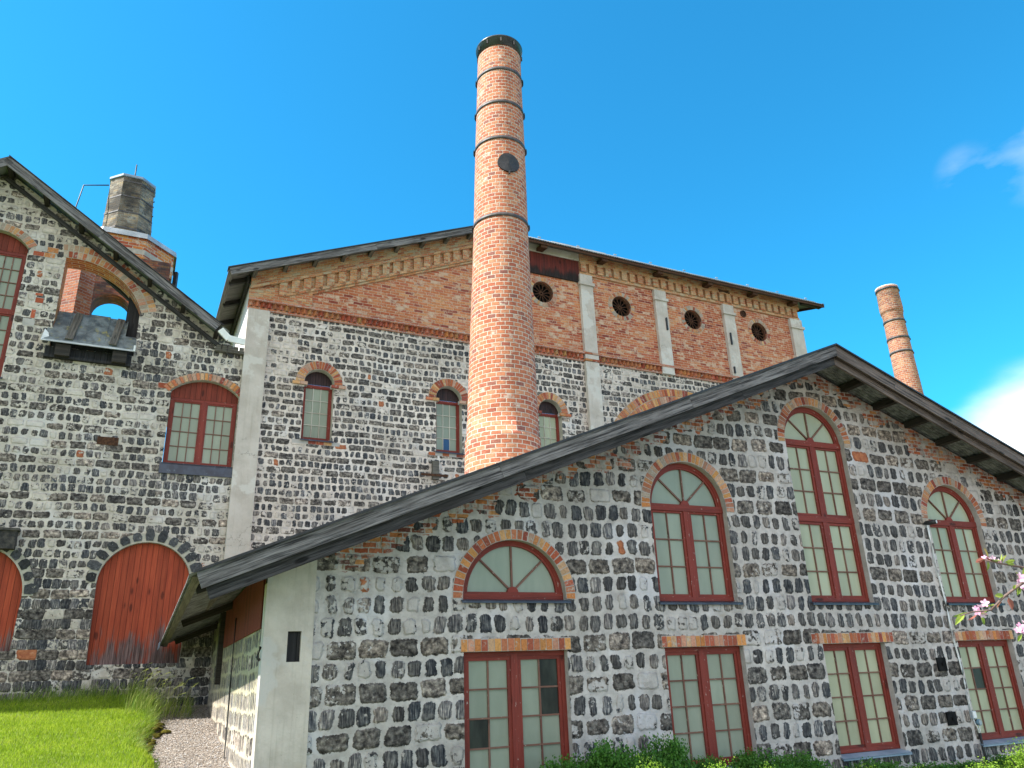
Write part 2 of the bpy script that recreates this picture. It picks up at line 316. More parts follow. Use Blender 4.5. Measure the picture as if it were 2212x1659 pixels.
MT['bed_grey'] = plain_mat('lime_bed_grey', (.35, .33, .31), (.45, .42, .40), 6, .95, .1, bumpd=.015)
def plaster_mat(name, ca, cb, patch, dirt, seed):
    s = NT(name); g = s.n('ShaderNodeNewGeometry').outputs['Position']; q = s.n('ShaderNodeSeparateXYZ', {0: g}); z = q.outputs[2]
    n = s.noise(g, 2.3, 6, .62); c = s.mix(s.step(n, .30, .70), ca, cb)
    h = s.m('ADD', q.outputs[0], s.m('MULTIPLY', q.outputs[1], .5))
    st = s.noise(s.xyz(s.m('MULTIPLY', h, 16), seed, s.m('MULTIPLY', z, .7)), 1, 5, .65); c = s.mix(s.m('MULTIPLY', s.step(st, .50, .72), .40), c, dirt)
    c = s.mix(s.m('MULTIPLY', s.step(s.noise(g, 1.2, 5, .6), .55, .60), .75), c, patch)
    c = s.mix(s.m('MULTIPLY', s.step(s.noise(g, 26, 5, .75), .63, .70), .6), c, dirt)
    v = s.n('ShaderNodeTexVoronoi', {'Vector': s.vm('ADD', g, s.vm('MULTIPLY', s.noise(g, 5, 4, .6, True), (.35, .35, .35))), 'Scale': 1.1}, feature='DISTANCE_TO_EDGE').outputs['Distance']
    cr_ = s.m('MULTIPLY', s.step(v, .002, .007, 1, 0), s.step(s.noise(g, .9, 2), .52, .6)); c = s.mix(s.m('MULTIPLY', cr_, .6), c, (.15, .14, .12))
    s.bump(s.m('ADD', s.noise(g, 18, 5, .7), s.m('MULTIPLY', n, 1.5)), .012); return s.out(c, .92, Specular_IOR_Level=.15)
MT['plaster'] = plaster_mat('lime_plaster', (.42, .375, .33), (.58, .525, .47), (.50, .48, .46), (.26, .245, .19), 1.)
MT['plaster_old'] = plain_mat('lime_plaster', (.45, .40, .36), (.59, .53, .48), 2.3, .92, .15, bumpd=.012, rust=(.33, .31, .24, 2.8, .57))
MT['plaster_grey'] = plaster_mat('cement_plaster', (.42, .37, .325), (.52, .465, .42), (.56, .53, .49), (.32, .29, .24), 5.)
MT['white_wall'] = plain_mat('limewash', (.70, .68, .66), (.78, .76, .74), 2, .9, .1)
MT['verge'] = wood_mat('weathered_board', (.022, .021, .023), (.25, .235, .235), (.040, .034, .032), fine=38, seed=1., rough=.8, spec=.15)
MT['verge_brown'] = wood_mat('weathered_brown_board', (.028, .022, .020), (.20, .155, .135), (.08, .06, .05), fine=38, seed=2., rough=.7)
MT['verge_dark'] = wood_mat('weathered_dark_shaded_board', (.016, .015, .016), (.085, .080, .083), (.025, .022, .02), fine=44, seed=14., rough=.8, spec=.15)  # dark tone includes the shade on the recessed lower verge tier
MT['dark_wood'] = wood_mat('tarred_timber', (.012, .011, .010), (.045, .038, .032), (.03, .024, .02), fine=40, seed=3., rough=.8)
MT['grey_wood'] = wood_mat('grey_timber', (.05, .045, .038), (.17, .155, .13), (.09, .08, .065), fine=42, seed=4.)
MT['red_frame'] = wood_mat('red_window_paint', (.155, .022, .014), (.22, .036, .024), (.10, .016, .012), fine=60, seed=5., rough=.6, flake=(.42, .35, .31, .615))
MT['red_bars'] = wood_mat('flaking_bar_paint', (.12, .05, .035), (.22, .12, .09), (.10, .03, .025), fine=70, seed=6., rough=.7, flake=(.42, .38, .33, .60))
MT['pale_bars'] = wood_mat('pale_bar_paint', (.42, .40, .34), (.58, .56, .50), (.30, .22, .17), fine=70, seed=7., rough=.7)
MT['red_board'] = wood_mat('red_boarding', (.27, .040, .017), (.37, .068, .028), (.21, .032, .015), plank=.115, grain='v', fine=34, seed=8., rough=.75, stain=((.19, .12, .115), .50, .80, 1.6, 3.7))
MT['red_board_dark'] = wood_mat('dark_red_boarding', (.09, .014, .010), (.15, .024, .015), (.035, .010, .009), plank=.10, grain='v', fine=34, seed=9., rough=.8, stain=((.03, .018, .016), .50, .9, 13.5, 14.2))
MT['red_board_side'] = wood_mat('red_side_boarding', (.15, .024, .014), (.20, .036, .020), (.10, .02, .012), plank=.12, grain='v', fine=34, seed=10.)
MT['tar_board'] = wood_mat('tarred_boarding', (.020, .008, .009), (.050, .022, .022), (.02, .008, .01), plank=.07, grain='v', fine=30, seed=11., rough=.55, flake=(.22, .17, .14, .66))
MT['black_board'] = wood_mat('black_boarding', (.010, .010, .012), (.028, .028, .032), None, plank=.13, grain='v', fine=34, seed=12., rough=.7)
MT['sill'] = plain_mat('sill_metal', (.012, .018, .040), (.030, .042, .075), 6, .35, .5, 0, .002, rust=(.10, .14, .19, 9, .60))
MT['iron'] = plain_mat('black_iron', (.010, .010, .012), (.025, .025, .028), 12, .5, .45, 0, .003)
MT['black_matt'] = plain_mat('black_matt_paint', (.008, .008, .009), (.018, .018, .019), 9, .9, .05, 0, .003)
MT['rust'] = plain_mat('rusty_iron', (.035, .015, .010), (.10, .045, .022), 22, .8, .2, 0, .006)
MT['band'] = plain_mat('iron_hoop', (.035, .030, .030), (.085, .075, .075), 9, .5, .4, 0, .003)
MT['cap'] = plain_mat('cap_metal', (.02, .023, .028), (.05, .055, .062), 3, .33, .55, .2, .003)
MT['zinc'] = plain_mat('zinc_sheet', (.28, .31, .33), (.46, .48, .50), 2.2, .42, .5, .25, .004)
MT['lead'] = plain_mat('lead_sheet', (.07, .085, .09), (.22, .25, .25), 4.5, .36, .5, .2, .012, rust=(.30, .27, .09, 5.5, .57))
MT['bluezinc'] = plain_mat('blue_zinc', (.16, .22, .30), (.24, .31, .40), 3, .4, .5, .1, .003)
MT['whitemetal'] = plain_mat('white_gutter', (.62, .63, .60), (.75, .75, .72), 5, .5, .4)
MT['tin'] = plain_mat('corrugated_iron', (.16, .17, .17), (.33, .34, .34), 2.5, .5, .4, .1, .003, rust=(.15, .10, .08, 4, .62))
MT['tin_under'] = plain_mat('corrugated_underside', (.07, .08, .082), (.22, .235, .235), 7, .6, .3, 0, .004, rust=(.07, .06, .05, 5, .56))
MT['tin_pale'] = plain_mat('pale_underside', (.14, .16, .155), (.26, .28, .27), 5, .6, .3, 0, .004)
MT['asphalt'] = plain_mat('stone_dark', (.03, .03, .032), (.10, .09, .08), 9, .9, .2, 0, .02)
def stone_attr():
    s = NT('slag_voussoir'); a = s.n('ShaderNodeAttribute', attribute_name='Col').outputs['Color']; g = s.n('ShaderNodeNewGeometry').outputs['Position']
    n = s.noise(g, 22, 6, .7); c = s.mix(1, a, s.ramp(n, [(.3, (.4, .4, .4)), (.7, (1.9, 1.9, 1.85))]), 'MULTIPLY'); c = s.mix(s.step(s.noise(g, 13, 6, .75), .60, .66), c, (.36, .35, .31)); s.bump(n, .03); return s.out(c, .85)
MT['stone_v'] = stone_attr()
MT['glass'] = glass_mat('milky_glass', (.22, .255, .20), (.255, .29, .23))
MT['glass_green'] = glass_mat('milky_green_glass', (.32, .335, .225), (.365, .38, .26))
MT['glass_dark'] = glass_mat('dark_glass', (.010, .013, .011), (.035, .042, .034), .3, .2)
MT['glass_blue'] = glass_mat('blue_glass', (.01, .055, .15), (.012, .065, .17), .3)
MT['void'] = plain_mat('dark_interior', (.006, .006, .006), (.012, .011, .010), 3, .95, .0)
MT['plastic'] = plain_mat('grey_plastic', (.28, .33, .37), (.34, .39, .43), 4, .4, .5)
MT['blueplastic'] = plain_mat('blue_grey_plastic', (.10, .19, .26), (.13, .22, .30), 4, .4, .5)
MT['cable'] = plain_mat('white_cable', (.66, .68, .69), (.76, .77, .78), 8, .7, .1)
MT['lens'] = plain_mat('lamp_lens', (.72, .76, .8), (.8, .83, .86), 8, .2, .6)

# ------------------------------------------------------------------ mesh builder
class MB:
    def __init__(s): s.v = []; s.f = []; s.uv = []; s.c = []; s.col = (1, 1, 1); s.sm = []
    def face(s, pts, uvs=None, smooth=False):
        i = len(s.v); s.v += [tuple(p) for p in pts]; s.f.append(tuple(range(i, i+len(pts))))
        if uvs is None:
            a = Vector(pts[1])-Vector(pts[0]); L = a.length or 1e-6; a = a/L; nn = a.cross(Vector(pts[2])-Vector(pts[0]))
            b = nn.cross(a).normalized() if nn.length > 1e-12 else a; uvs = [((Vector(p)-Vector(pts[0])).dot(a), (Vector(p)-Vector(pts[0])).dot(b)) for p in pts]
        s.uv += [tuple(x) for x in uvs]; s.c += [s.col]*len(pts); s.sm.append(smooth)
    def box(s, fr, u0, u1, v0, v1, w0, w1, skip=''):
        P = lambda u, v, w: fr.W(u, v, w)
        if 'f' not in skip: s.face([P(u0, v0, w1), P(u1, v0, w1), P(u1, v1, w1), P(u0, v1, w1)], [(u0, v0), (u1, v0), (u1, v1), (u0, v1)])
        if 'b' not in skip: s.face([P(u1, v0, w0), P(u0, v0, w0), P(u0, v1, w0), P(u1, v1, w0)], [(u1, v0), (u0, v0), (u0, v1), (u1, v1)])
        for uu, o in ((u0, 0), (u1, 1)):
            q = [P(uu, v0, w0), P(uu, v0, w1), P(uu, v1, w1), P(uu, v1, w0)]; t = [(w0+uu, v0), (w1+uu, v0), (w1+uu, v1), (w0+uu, v1)]
            if o: q.reverse(); t.reverse()
            s.face(q, t)
        for vv, o in ((v0, 1), (v1, 0)):
            q = [P(u0, vv, w1), P(u1, vv, w1), P(u1, vv, w0), P(u0, vv, w0)]; t = [(u0, w1+vv), (u1, w1+vv), (u1, w0+vv), (u0, w0+vv)]
            if o: q.reverse(); t.reverse()
            s.face(q, t)
    def quadbox(s, A, B, C, D, off):
        """slab: quad ABCD (counter-clockwise seen from outside) pushed back by -off"""
        A, B, C, D, off = map(Vector, (A, B, C, D, off)); s.face([A, B, C, D])
        a, b, c, d = A-off, B-off, C-off, D-off
        s.face([d, c, b, a])
        for p, q, p2, q2 in ((A, B, a, b), (B, C, b, c), (C, D, c, d), (D, A, d, a)): s.face([q, p, p2, q2])
    def beam(s, p0, p1, wd, ht, up=Vector((0, 0, 1)), twist=0., mat_u0=None):
        p0, p1 = Vector(p0), Vector(p1); t = p1-p0; L = t.length; t = t/L; sd = t.cross(up).normalized(); up2 = sd.cross(t).normalized()
        r = random.uniform(0, 9) if mat_u0 is None else mat_u0
        c = [(-1, -1), (1, -1), (1, 1), (-1, 1)]
        R = [[p + sd*(a*wd/2) + up2*(b*ht/2) for a, b in c] for p in (p0, p1)]
        acc = 0
        for i in range(4):
            j = (i+1) % 4; e = wd if i % 2 == 0 else ht
            s.face([R[0][i], R[0][j], R[1][j], R[1][i]], [(r, acc), (r, acc+e), (r+L, acc+e), (r+L, acc)]); acc += e
        s.face(R[0][::-1]); s.face(R[1])
    def tube(s, pts, r, n=8, cap=True, rr=None):
        pts = [Vector(p) for p in pts]; rings = []
        for i, p in enumerate(pts):
            t = (pts[min(i+1, len(pts)-1)]-pts[max(i-1, 0)]).normalized(); a = t.cross(Vector((0, 0, 1)))
            if a.length < 1e-3: a = t.cross(Vector((1, 0, 0)))
            a.normalize(); b = t.cross(a); q = rr[i] if rr else r
            rings.append([p + a*math.cos(2*math.pi*k/n)*q + b*math.sin(2*math.pi*k/n)*q for k in range(n)])
        for i in range(len(rings)-1):
            for k in range(n):
                j = (k+1) % n; s.face([rings[i][k], rings[i][j], rings[i+1][j], rings[i+1][k]], None, True)
        if cap: s.face(rings[0][::-1]); s.face(rings[-1])
    def lathe(s, cf, prof, n=48, uvr=None, a0=0., a1=2*math.pi, flat=False):
        """prof: (r, z); cf(z): centre of the axis at z"""
        n_ = n; L = 0
        for i in range(len(prof)-1):
            (r0, z0), (r1, z1) = prof[i], prof[i+1]; dl = math.hypot(r1-r0, z1-z0); R = uvr or max(r0, r1)
            va = z0 if abs(z1-z0) > 1e-4 else z0+L; vb = va + (z1-z0 if abs(z1-z0) > abs(r1-r0) else dl)
            c0, c1 = Vector(cf(z0)), Vector(cf(z1))
            for k in range(n_):
                t0 = a0+(a1-a0)*k/n_; t1 = a0+(a1-a0)*(k+1)/n_
                f = lambda c, r, t, z: Vector((c.x+r*math.cos(t), c.y+r*math.sin(t), z))
                s.face([f(c0, r0, t0, z0), f(c0, r0, t1, z0), f(c1, r1, t1, z1), f(c1, r1, t0, z1)], [(t0*R, va), (t1*R, va), (t1*R, vb), (t0*R, vb)], not flat)
    def poly(s, fr, outer, holes=(), w=0., uvoff=(0, 0)):
        loops = [outer]+list(holes); flat = [p for l in loops for p in l]
        tris = tessellate_polygon([[Vector((p[0], p[1], 0)) for p in l] for l in loops])
        for t in tris:
            a = [flat[i] for i in t]
            if (a[1][0]-a[0][0])*(a[2][1]-a[0][1])-(a[1][1]-a[0][1])*(a[2][0]-a[0][0]) < 0: a.reverse()
            s.face([fr.W(p[0], p[1], w) for p in a], [(p[0]+uvoff[0], p[1]+uvoff[1]) for p in a])
    def rim(s, fr, loop, w0, w1, closed=True):
        n = len(loop); acc = 0
        for i in range(n if closed else n-1):
            a, b = loop[i], loop[(i+1) % n]; e = math.hypot(b[0]-a[0], b[1]-a[1])
            s.face([fr.W(a[0], a[1], w1), fr.W(b[0], b[1], w1), fr.W(b[0], b[1], w0), fr.W(a[0], a[1], w0)], [(acc, w1), (acc+e, w1), (acc+e, w0), (acc, w0)]); acc += e
    def build(s, name, mat, parent=None, weld=False):
        me = bpy.data.meshes.new(name); o0 = parent_loc(parent) if parent else Vector((0, 0, 0))
        if not parent and s.v:
            xs = [p[0] for p in s.v]; ys = [p[1] for p in s.v]; zs = [p[2] for p in s.v]; o0 = Vector(((min(xs)+max(xs))/2, (min(ys)+max(ys))/2, min(zs)))
        me.from_pydata([(p[0]-o0.x, p[1]-o0.y, p[2]-o0.z) for p in s.v], [], s.f)
        ul = me.uv_layers.new(name='UVMap'); ul.data.foreach_set('uv', [c for t in s.uv for c in t])
        ca = me.color_attributes.new('Col', 'FLOAT_COLOR', 'CORNER'); ca.data.foreach_set('color', [x for c in s.c for x in (*c, 1)])
        me.polygons.foreach_set('use_smooth', s.sm)
        me.materials.append(MT[mat] if isinstance(mat, str) else mat)
        if any(s.sm) or weld:
            import bmesh
            b = bmesh.new(); b.from_mesh(me); bmesh.ops.remove_doubles(b, verts=b.verts, dist=1e-5); b.to_mesh(me); b.free()
        me.update()
        o = bpy.data.objects.new(name, me); COL.objects.link(o)
        if parent: o.parent = parent
        else: o.location = o0
        return o
def parent_loc(p):
    L = Vector((0, 0, 0))
    while p is not None: L = L + p.location; p = p.parent
    return L
def thing(name, label, cat, loc, group=None):
    o = bpy.data.objects.new(name, None); COL.objects.link(o); o.location = loc; o['label'] = label; o['category'] = cat; o.empty_display_size = .3
    if group: o['group'] = group
    return o
def tag(o, label, cat, group=None, kind=None):
    if label: o['label'] = label
    if cat: o['category'] = cat
    if group: o['group'] = group
    if kind: o['kind'] = kind
    return o

def arch_pts(uc, vs, r, a0=0., a1=180., n=18, ry=None):
    ry = ry or r
    return [(uc+r*math.cos(rad(a0+(a1-a0)*i/n)), vs+ry*math.sin(rad(a0+(a1-a0)*i/n))) for i in range(n+1)]
def seg_arc(u0, u1, vs, rise, n=12):
    """segmental arch from u1 to u0 (right to left)"""
    h = (u1-u0)/2; R = (h*h+rise*rise)/(2*rise); c = (u0+u1)/2; t = math.asin(h/R)
    return [(c+R*math.sin(t-2*t*i/n), vs+rise-R+R*math.cos(t-2*t*i/n)) for i in range(n+1)], (c, vs+rise-R, R, math.degrees(t))
REDS = [(.42, .13, .06), (.34, .085, .045), (.50, .22, .09), (.47, .17, .09), (.28, .07, .05), (.53, .30, .14), (.48, .30, .22)]
ORANGES = [(.50, .20, .07), (.56, .28, .10), (.46, .17, .09), (.52, .33, .20), (.36, .10, .06), (.50, .25, .17), (.55, .25, .09)]
PALES = [(.42, .22, .15), (.38, .17, .11), (.46, .30, .21), (.36, .30, .25), (.48, .24, .12), (.40, .33, .27)]
def voussoirs(fr, uc, vc, r0, r1, a0, a1, n, parent, pal, w0=-.10, w1=.012, bed='bed', name='brick_arch', jit=.006, rows=1, ry=1.):
    m = MB(); bd = MB()
    P = lambda r, t: (uc+r*math.cos(rad(t)), vc+ry*r*math.sin(rad(t)))
    N = max(12, n)
    for i in range(N):
        t0 = a0+(a1-a0)*i/N; t1 = a0+(a1-a0)*(i+1)/N
        a, b, c, d = P(r0, t0), P(r0, t1), P(r1, t1), P(r1, t0)
        q = [a, d, c, b]
        bd.face([fr.W(x, y, .004) for x, y in q]); bd.face([fr.W(*a, .004), fr.W(*b, .004), fr.W(*b, w0), fr.W(*a, w0)])
        bd.face([fr.W(*d, -.01), fr.W(*c, -.01), fr.W(*c, .004), fr.W(*d, .004)])
    for k in range(rows):
        ra = r0+(r1-r0)*k/rows; rb = r0+(r1-r0)*(k+1)/rows
        for i in range(n):
            g = (a1-a0)/n; e = g*.075+abs(random.gauss(0, g*.02)); t0 = a0+g*i+e+random.uniform(-.02, .02)*g; t1 = a0+g*(i+1)-e
            x0 = ra+(.003 if k == 0 else .008)+random.uniform(0, jit); x1 = rb-.006-random.uniform(0, jit*1.5)
            c = random.choice(pal); q = random.uniform(.8, 1.15); m.col = tuple(min(1, z*q) for z in c)
            wz = w1-random.uniform(0, .007)
            a, b, cc, d = P(x0, t0), P(x0, t1), P(x1, t1), P(x1, t0)
            F = lambda p, w: fr.W(p[0], p[1], w)
            m.face([F(a, wz), F(d, wz), F(cc, wz), F(b, wz)])
            for p, q2 in ((a, b), (b, cc), (cc, d), (d, a)): m.face([F(p, wz), F(q2, wz), F(q2, w0), F(p, w0)])
    o = m.build(name, 'loose', parent); bd.build('mortar_bed', bed, o); return o
def flat_bricks(fr, u0, u1, v0, v1, n, parent, pal, w0=-.10, w1=.012, name='brick_lintel', horiz=False, bed='bed_grey', tilt=0.):
    m = MB(); bd = MB(); bd.box(fr, u0, u1, v0, v1, w0, .004); g = (u1-u0)/n
    for i in range(n):
        c = random.choice(pal); q = random.uniform(.8, 1.15); m.col = tuple(min(1, z*q) for z in c)
        a = u0+g*i+.004+random.uniform(0, .003); b = u0+g*(i+1)-.005
        m.box(fr, a, b, v0+.002+random.uniform(0, .004), v1-random.uniform(0, .014), w0+.001, w1-random.uniform(0, .007), 'b')
    o = m.build(name, 'loose', parent); bd.build('mortar_bed', bed, o); return o

def strip(m, fr, a, b, hw, w0, w1):
    """bar between wall points a and b, half width hw, between depths w0..w1"""
    dx, dy = b[0]-a[0], b[1]-a[1]; L = math.hypot(dx, dy); nx, ny = -dy/L*hw, dx/L*hw
    q = [(a[0]+nx, a[1]+ny), (a[0]-nx, a[1]-ny), (b[0]-nx, b[1]-ny), (b[0]+nx, b[1]+ny)]
    r = random.uniform(0, 20); F = lambda p, w: fr.W(p[0], p[1], w)
    m.face([F(p, w1) for p in q], [(r, 2*hw), (r, 0), (r+L, 0), (r+L, 2*hw)])
    for i, j in ((0, 1), (1, 2), (2, 3), (3, 0)):
        e = math.hypot(q[j][0]-q[i][0], q[j][1]-q[i][1])
        uvq = [(r, 0), (r+e, 0), (r+e, w0-w1), (r, w0-w1)]
        m.face([F(q[j], w1), F(q[i], w1), F(q[i], w0), F(q[j], w0)], uvq)
def arcband(m, fr, pts, hw, w0, w1):
    """band centred on a polyline; runs its UV along the arc"""
    n = len(pts); off = []; 
    for i in range(n):
        a = pts[max(i-1, 0)]; b = pts[min(i+1, n-1)]; dx, dy = b[0]-a[0], b[1]-a[1]; L = math.hypot(dx, dy); off.append((-dy/L*hw, dx/L*hw))
    acc = 0; F = lambda p, w: fr.W(p[0], p[1], w)
    for i in range(n-1):
        a, b = pts[i], pts[i+1]; e = math.hypot(b[0]-a[0], b[1]-a[1])
        A0 = (a[0]+off[i][0], a[1]+off[i][1]); A1 = (a[0]-off[i][0], a[1]-off[i][1]); B0 = (b[0]+off[i+1][0], b[1]+off[i+1][1]); B1 = (b[0]-off[i+1][0], b[1]-off[i+1][1])
        m.face([F(A1, w1), F(B1, w1), F(B0, w1), F(A0, w1)], [(acc, 0), (acc+e, 0), (acc+e, 2*hw), (acc, 2*hw)])
        for p, q in ((A0, B0), (B1, A1)): m.face([F(p, w1), F(q, w1), F(q, w0), F(p, w0)], [(acc, 0), (acc+e, 0), (acc+e, .05), (acc, .05)])
        acc += e

def window(fr, parent, u0, u1, sill, head, arch=None, rows=(), cols=2, rec=-.11, glass='glass', bars='red_bars', frame='red_frame', special=(), fw=.065, case=.045, sillcol='sill', fill=None, leaves=2, sillout=.07, label=None, transoms=True, sillh=.05, barw=.011):
    """rows: list of (v0, v1, nrows) light fields below the head; arch: 'round' -> fan light above head"""
    m = MB(); br = MB(); g = MB(); w1 = rec; w0 = rec-.06; uc = (u0+u1)/2; H = fw/2
    strip(m, fr, (u0+H, sill), (u0+H, head), H, w0, w1); strip(m, fr, (u1-H, sill), (u1-H, head), H, w0, w1)
    if rows: strip(m, fr, (u0, sill+H*.9), (u1, sill+H*.9), H*.9, w0, w1+.003)
    gl = rec-.045
    hl = [(u0+.01, sill+.01), (u1-.01, sill+.01), (u1-.01, head)]
    if arch == 'round':
        R = (u1-u0)/2
        arcband(m, fr, arch_pts(uc, head, R-H, 0, 180, 24), H, w0, w1)
        arcband(m, fr, arch_pts(uc, head, R-fw-case*.4, 0, 180, 24), case*.4, w0, w1-.012)
        strip(m, fr, (u0, head-.012), (u1, head-.012), .052, w0, w1+.012)
        for t in (45, 90, 135): strip(br, fr, (uc+.07*math.cos(rad(t)), head+.04+.07*math.sin(rad(t))), (uc+(R-fw-.02)*math.cos(rad(t)), head+(R-fw-.02)*math.sin(rad(t))), .013, w0, w1-.02)
        hub = arch_pts(uc, head+.03, .085, 0, 180, 10); 
        for i in range(len(hub)-1): m.face([fr.W(uc, head+.03, w1+.002), fr.W(*hub[i], w1+.002), fr.W(*hub[i+1], w1+.002)])
        for i in range(len(hub)-1): m.face([fr.W(*hub[i], w1+.002), fr.W(*hub[i], w0), fr.W(*hub[i+1], w0), fr.W(*hub[i+1], w1+.002)])
        hl += arch_pts(uc, head, R-.01, 0, 180, 20)[1:-1]
    elif arch is None:
        strip(m, fr, (u0, head-H), (u1, head-H), H, w0, w1+.002)
    else:                                                             # boarded tympanum handled by fill
        strip(m, fr, (u0, head-H), (u1, head-H), H, w0, w1+.002)
    hl += [(u0+.01, head)]
    g.poly(fr, hl, (), gl)
    panes = []
    for ri, (v0, v1, nr) in enumerate(rows):
        top = v1 == head or abs(v1-head) < .01
        vt = v1-(fw if (top and arch != 'round') else .055); vb = v0+(fw*.9 if ri == len(rows)-1 or v0 == sill else .05)
        if not (v0 == sill): strip(m, fr, (u0, v0), (u1, v0), .05, w0, w1+.006)
        if leaves == 2:
            strip(m, fr, (uc, vb-.03), (uc, vt+.03), .055, w0, w1+.004)
            L = [(u0+fw, uc-.055), (uc+.055, u1-fw)]
        else: L = [(u0+fw, u1-fw)]
        for li, (a, b) in enumerate(L):
            cs = case
            for q in ((a+cs/2, vb, a+cs/2, vt), (b-cs/2, vb, b-cs/2, vt)): strip(m, fr, q[:2], q[2:], cs/2, w0, w1-.012)
            for q in ((a, vb+cs/2, b, vb+cs/2), (a, vt-cs/2, b, vt-cs/2)): strip(m, fr, q[:2], q[2:], cs/2, w0, w1-.011)
            xs = [a+cs+(b-a-2*cs)*k/cols for k in range(cols+1)]; ys = [vb+cs+(vt-vb-2*cs)*k/nr for k in range(nr+1)]
            for x in xs[1:-1]: strip(br, fr, (x, vb+cs), (x, vt-cs), barw, w0, w1-.022)
            for y in ys[1:-1]: strip(br, fr, (a+cs, y), (b-cs, y), barw*.95, w0, w1-.020)
            for k in range(cols):
                for j in range(nr): panes.append((ri, li, k, nr-1-j, xs[k], xs[k+1], ys[j], ys[j+1]))
    for p in panes:
        t = random.uniform(.86, 1.06); g.col = (t, t, t); a_, b_ = random.uniform(-.0022, .0022), random.uniform(-.0022, .0022)
        g.face([fr.W(p[4], p[6], gl+.004+a_), fr.W(p[5], p[6], gl+.004+b_), fr.W(p[5], p[7], gl+.004-a_), fr.W(p[4], p[7], gl+.004-b_)])
    o = m.build('window', frame, parent)
    if label: o['label'] = label
    g.build('glass', glass, o)
    if br.f: br.build('glazing_bars', bars, o)
    for (ri, li, k, j, mt_, lab) in special:
        for p in panes:
            if p[:4] == (ri, li, k, j):
                x = MB(); x.box(fr, p[4], p[5], p[6], p[7], gl, gl+.011, 'b'); q = x.build('pane', mt_, o); q['label'] = lab
    sm = MB(); sm.quadbox(fr.W(u0-.03, sill-sillh, sillout), fr.W(u1+.05, sill-sillh, sillout), fr.W(u1+.05, sill-.005, rec+.01), fr.W(u0-.03, sill-.005, rec+.01), Vector((0, 0, .012)))
    sm.box(fr, u0-.03, u1+.05, sill-sillh-.035, sill-sillh-.004, sillout-.012, sillout)
    sm.box(fr, u0-.02, u1+.02, sill-sillh-.02, sill-sillh-.013, -.1, sillout-.013)
    sm.build('sill', sillcol, o)
    return o

def sheet(startf, endf, t0, t1, pitch=.076, amp=.011, up=Vector((0, 0, 1)), per=6, sag=None):
    """corrugated sheet: at parameter t a rib runs from startf(t) to endf(t)"""
    m = MB(); n = max(2, int((t1-t0)/pitch*per)); prev = None
    for i in range(n+1):
        t = t0+(t1-t0)*i/n; z = amp*math.cos(2*math.pi*i/per); a, b = Vector(startf(t))+up*z, Vector(endf(t))+up*z
        cur = (a, b)
        if prev:
            L = (b-a).length
            m.face([prev[0], cur[0], cur[1], prev[1]], [(t, 0), (t+.01, 0), (t+.01, L), (t, L)], True)
        prev = cur
    return m
#MARK-GEOMETRY
# ================================================================== FRONT BUILDING (stone gable, nearest)
UAP, ZAP, SL, SR = 9.40, 6.94, .4075, .385
def ztopA(u): return ZAP-SL*(UAP-u) if u < UAP else ZAP-SR*(u-UAP)
bA = thing('stone_building', 'low gabled slag stone building in front, red framed windows, weathered verge boards', 'building', FA.W(9.4, 0, 0))
UR = 18.8
lowW = [(2.53, 4.06), (5.67, 7.12), (8.73, 10.12), (11.90, 13.36)]
upW = [(2.53, 4.09, 2.585, 2.64), (5.67, 7.14, 2.57, 4.03), (8.66, 10.06, 2.57, 5.36), (11.86, 13.30, 2.57, 4.05)]
SILL, HEAD = .27, 1.90
holes = []
for a, b in lowW: holes.append([(a, SILL-.05), (b, SILL-.05), (b, HEAD), (a, HEAD)])
for a, b, s_, h_ in upW:
    holes.append([(a, s_-.05), (b, s_-.05)] + arch_pts((a+b)/2, h_, (b-a)/2, 0, 180, 20))
hatch = [(.27, 1.835), (.43, 1.835), (.43, 2.185), (.27, 2.185)]
m = MB(); m.poly(FA, [(.57, -1.6), (UR, -1.6), (UR, ztopA(UR)-.1), (UAP, ZAP-.1), (.57, ztopA(.57)-.1)], holes)
wallA = m.build('wall', 'slag_a', bA)
for h in holes: m = MB(); m.rim(FA, h, -.42, 0); m.build('window_reveal', 'bed_grey', bA)
# plastered corner pilaster that wraps round the corner
m = MB(); m.poly(FA, [(-.012, -1.6), (.572, -1.6), (.572, ztopA(.57)-.1), (-.012, ztopA(-.012)-.1)], [hatch], .03)
m.rim(FA, hatch, -.12, .03); m.face([FA.W(.572, -1.6, .03), FA.W(.572, -1.6, -.01), FA.W(.572, 3.1, -.01), FA.W(.572, 3.1, .03)])
SA = Side(FA, 0)
m.face([SA.W(-.03, -1.6, .012), SA.W(.2, -1.6, .012), SA.W(.2, 2.75, .012), SA.W(-.03, 2.75, .012)]); m.face([SA.W(.2, -1.6, .012), SA.W(.2, -1.6, -.02), SA.W(.2, 2.75, -.02), SA.W(.2, 2.75, .012)])
m.build('corner_pilaster', 'plaster', bA)
m = MB(); m.box(FA, .262, .438, 1.83, 2.19, -.14, -.03); 
m.build('hatch', 'black_board', bA)
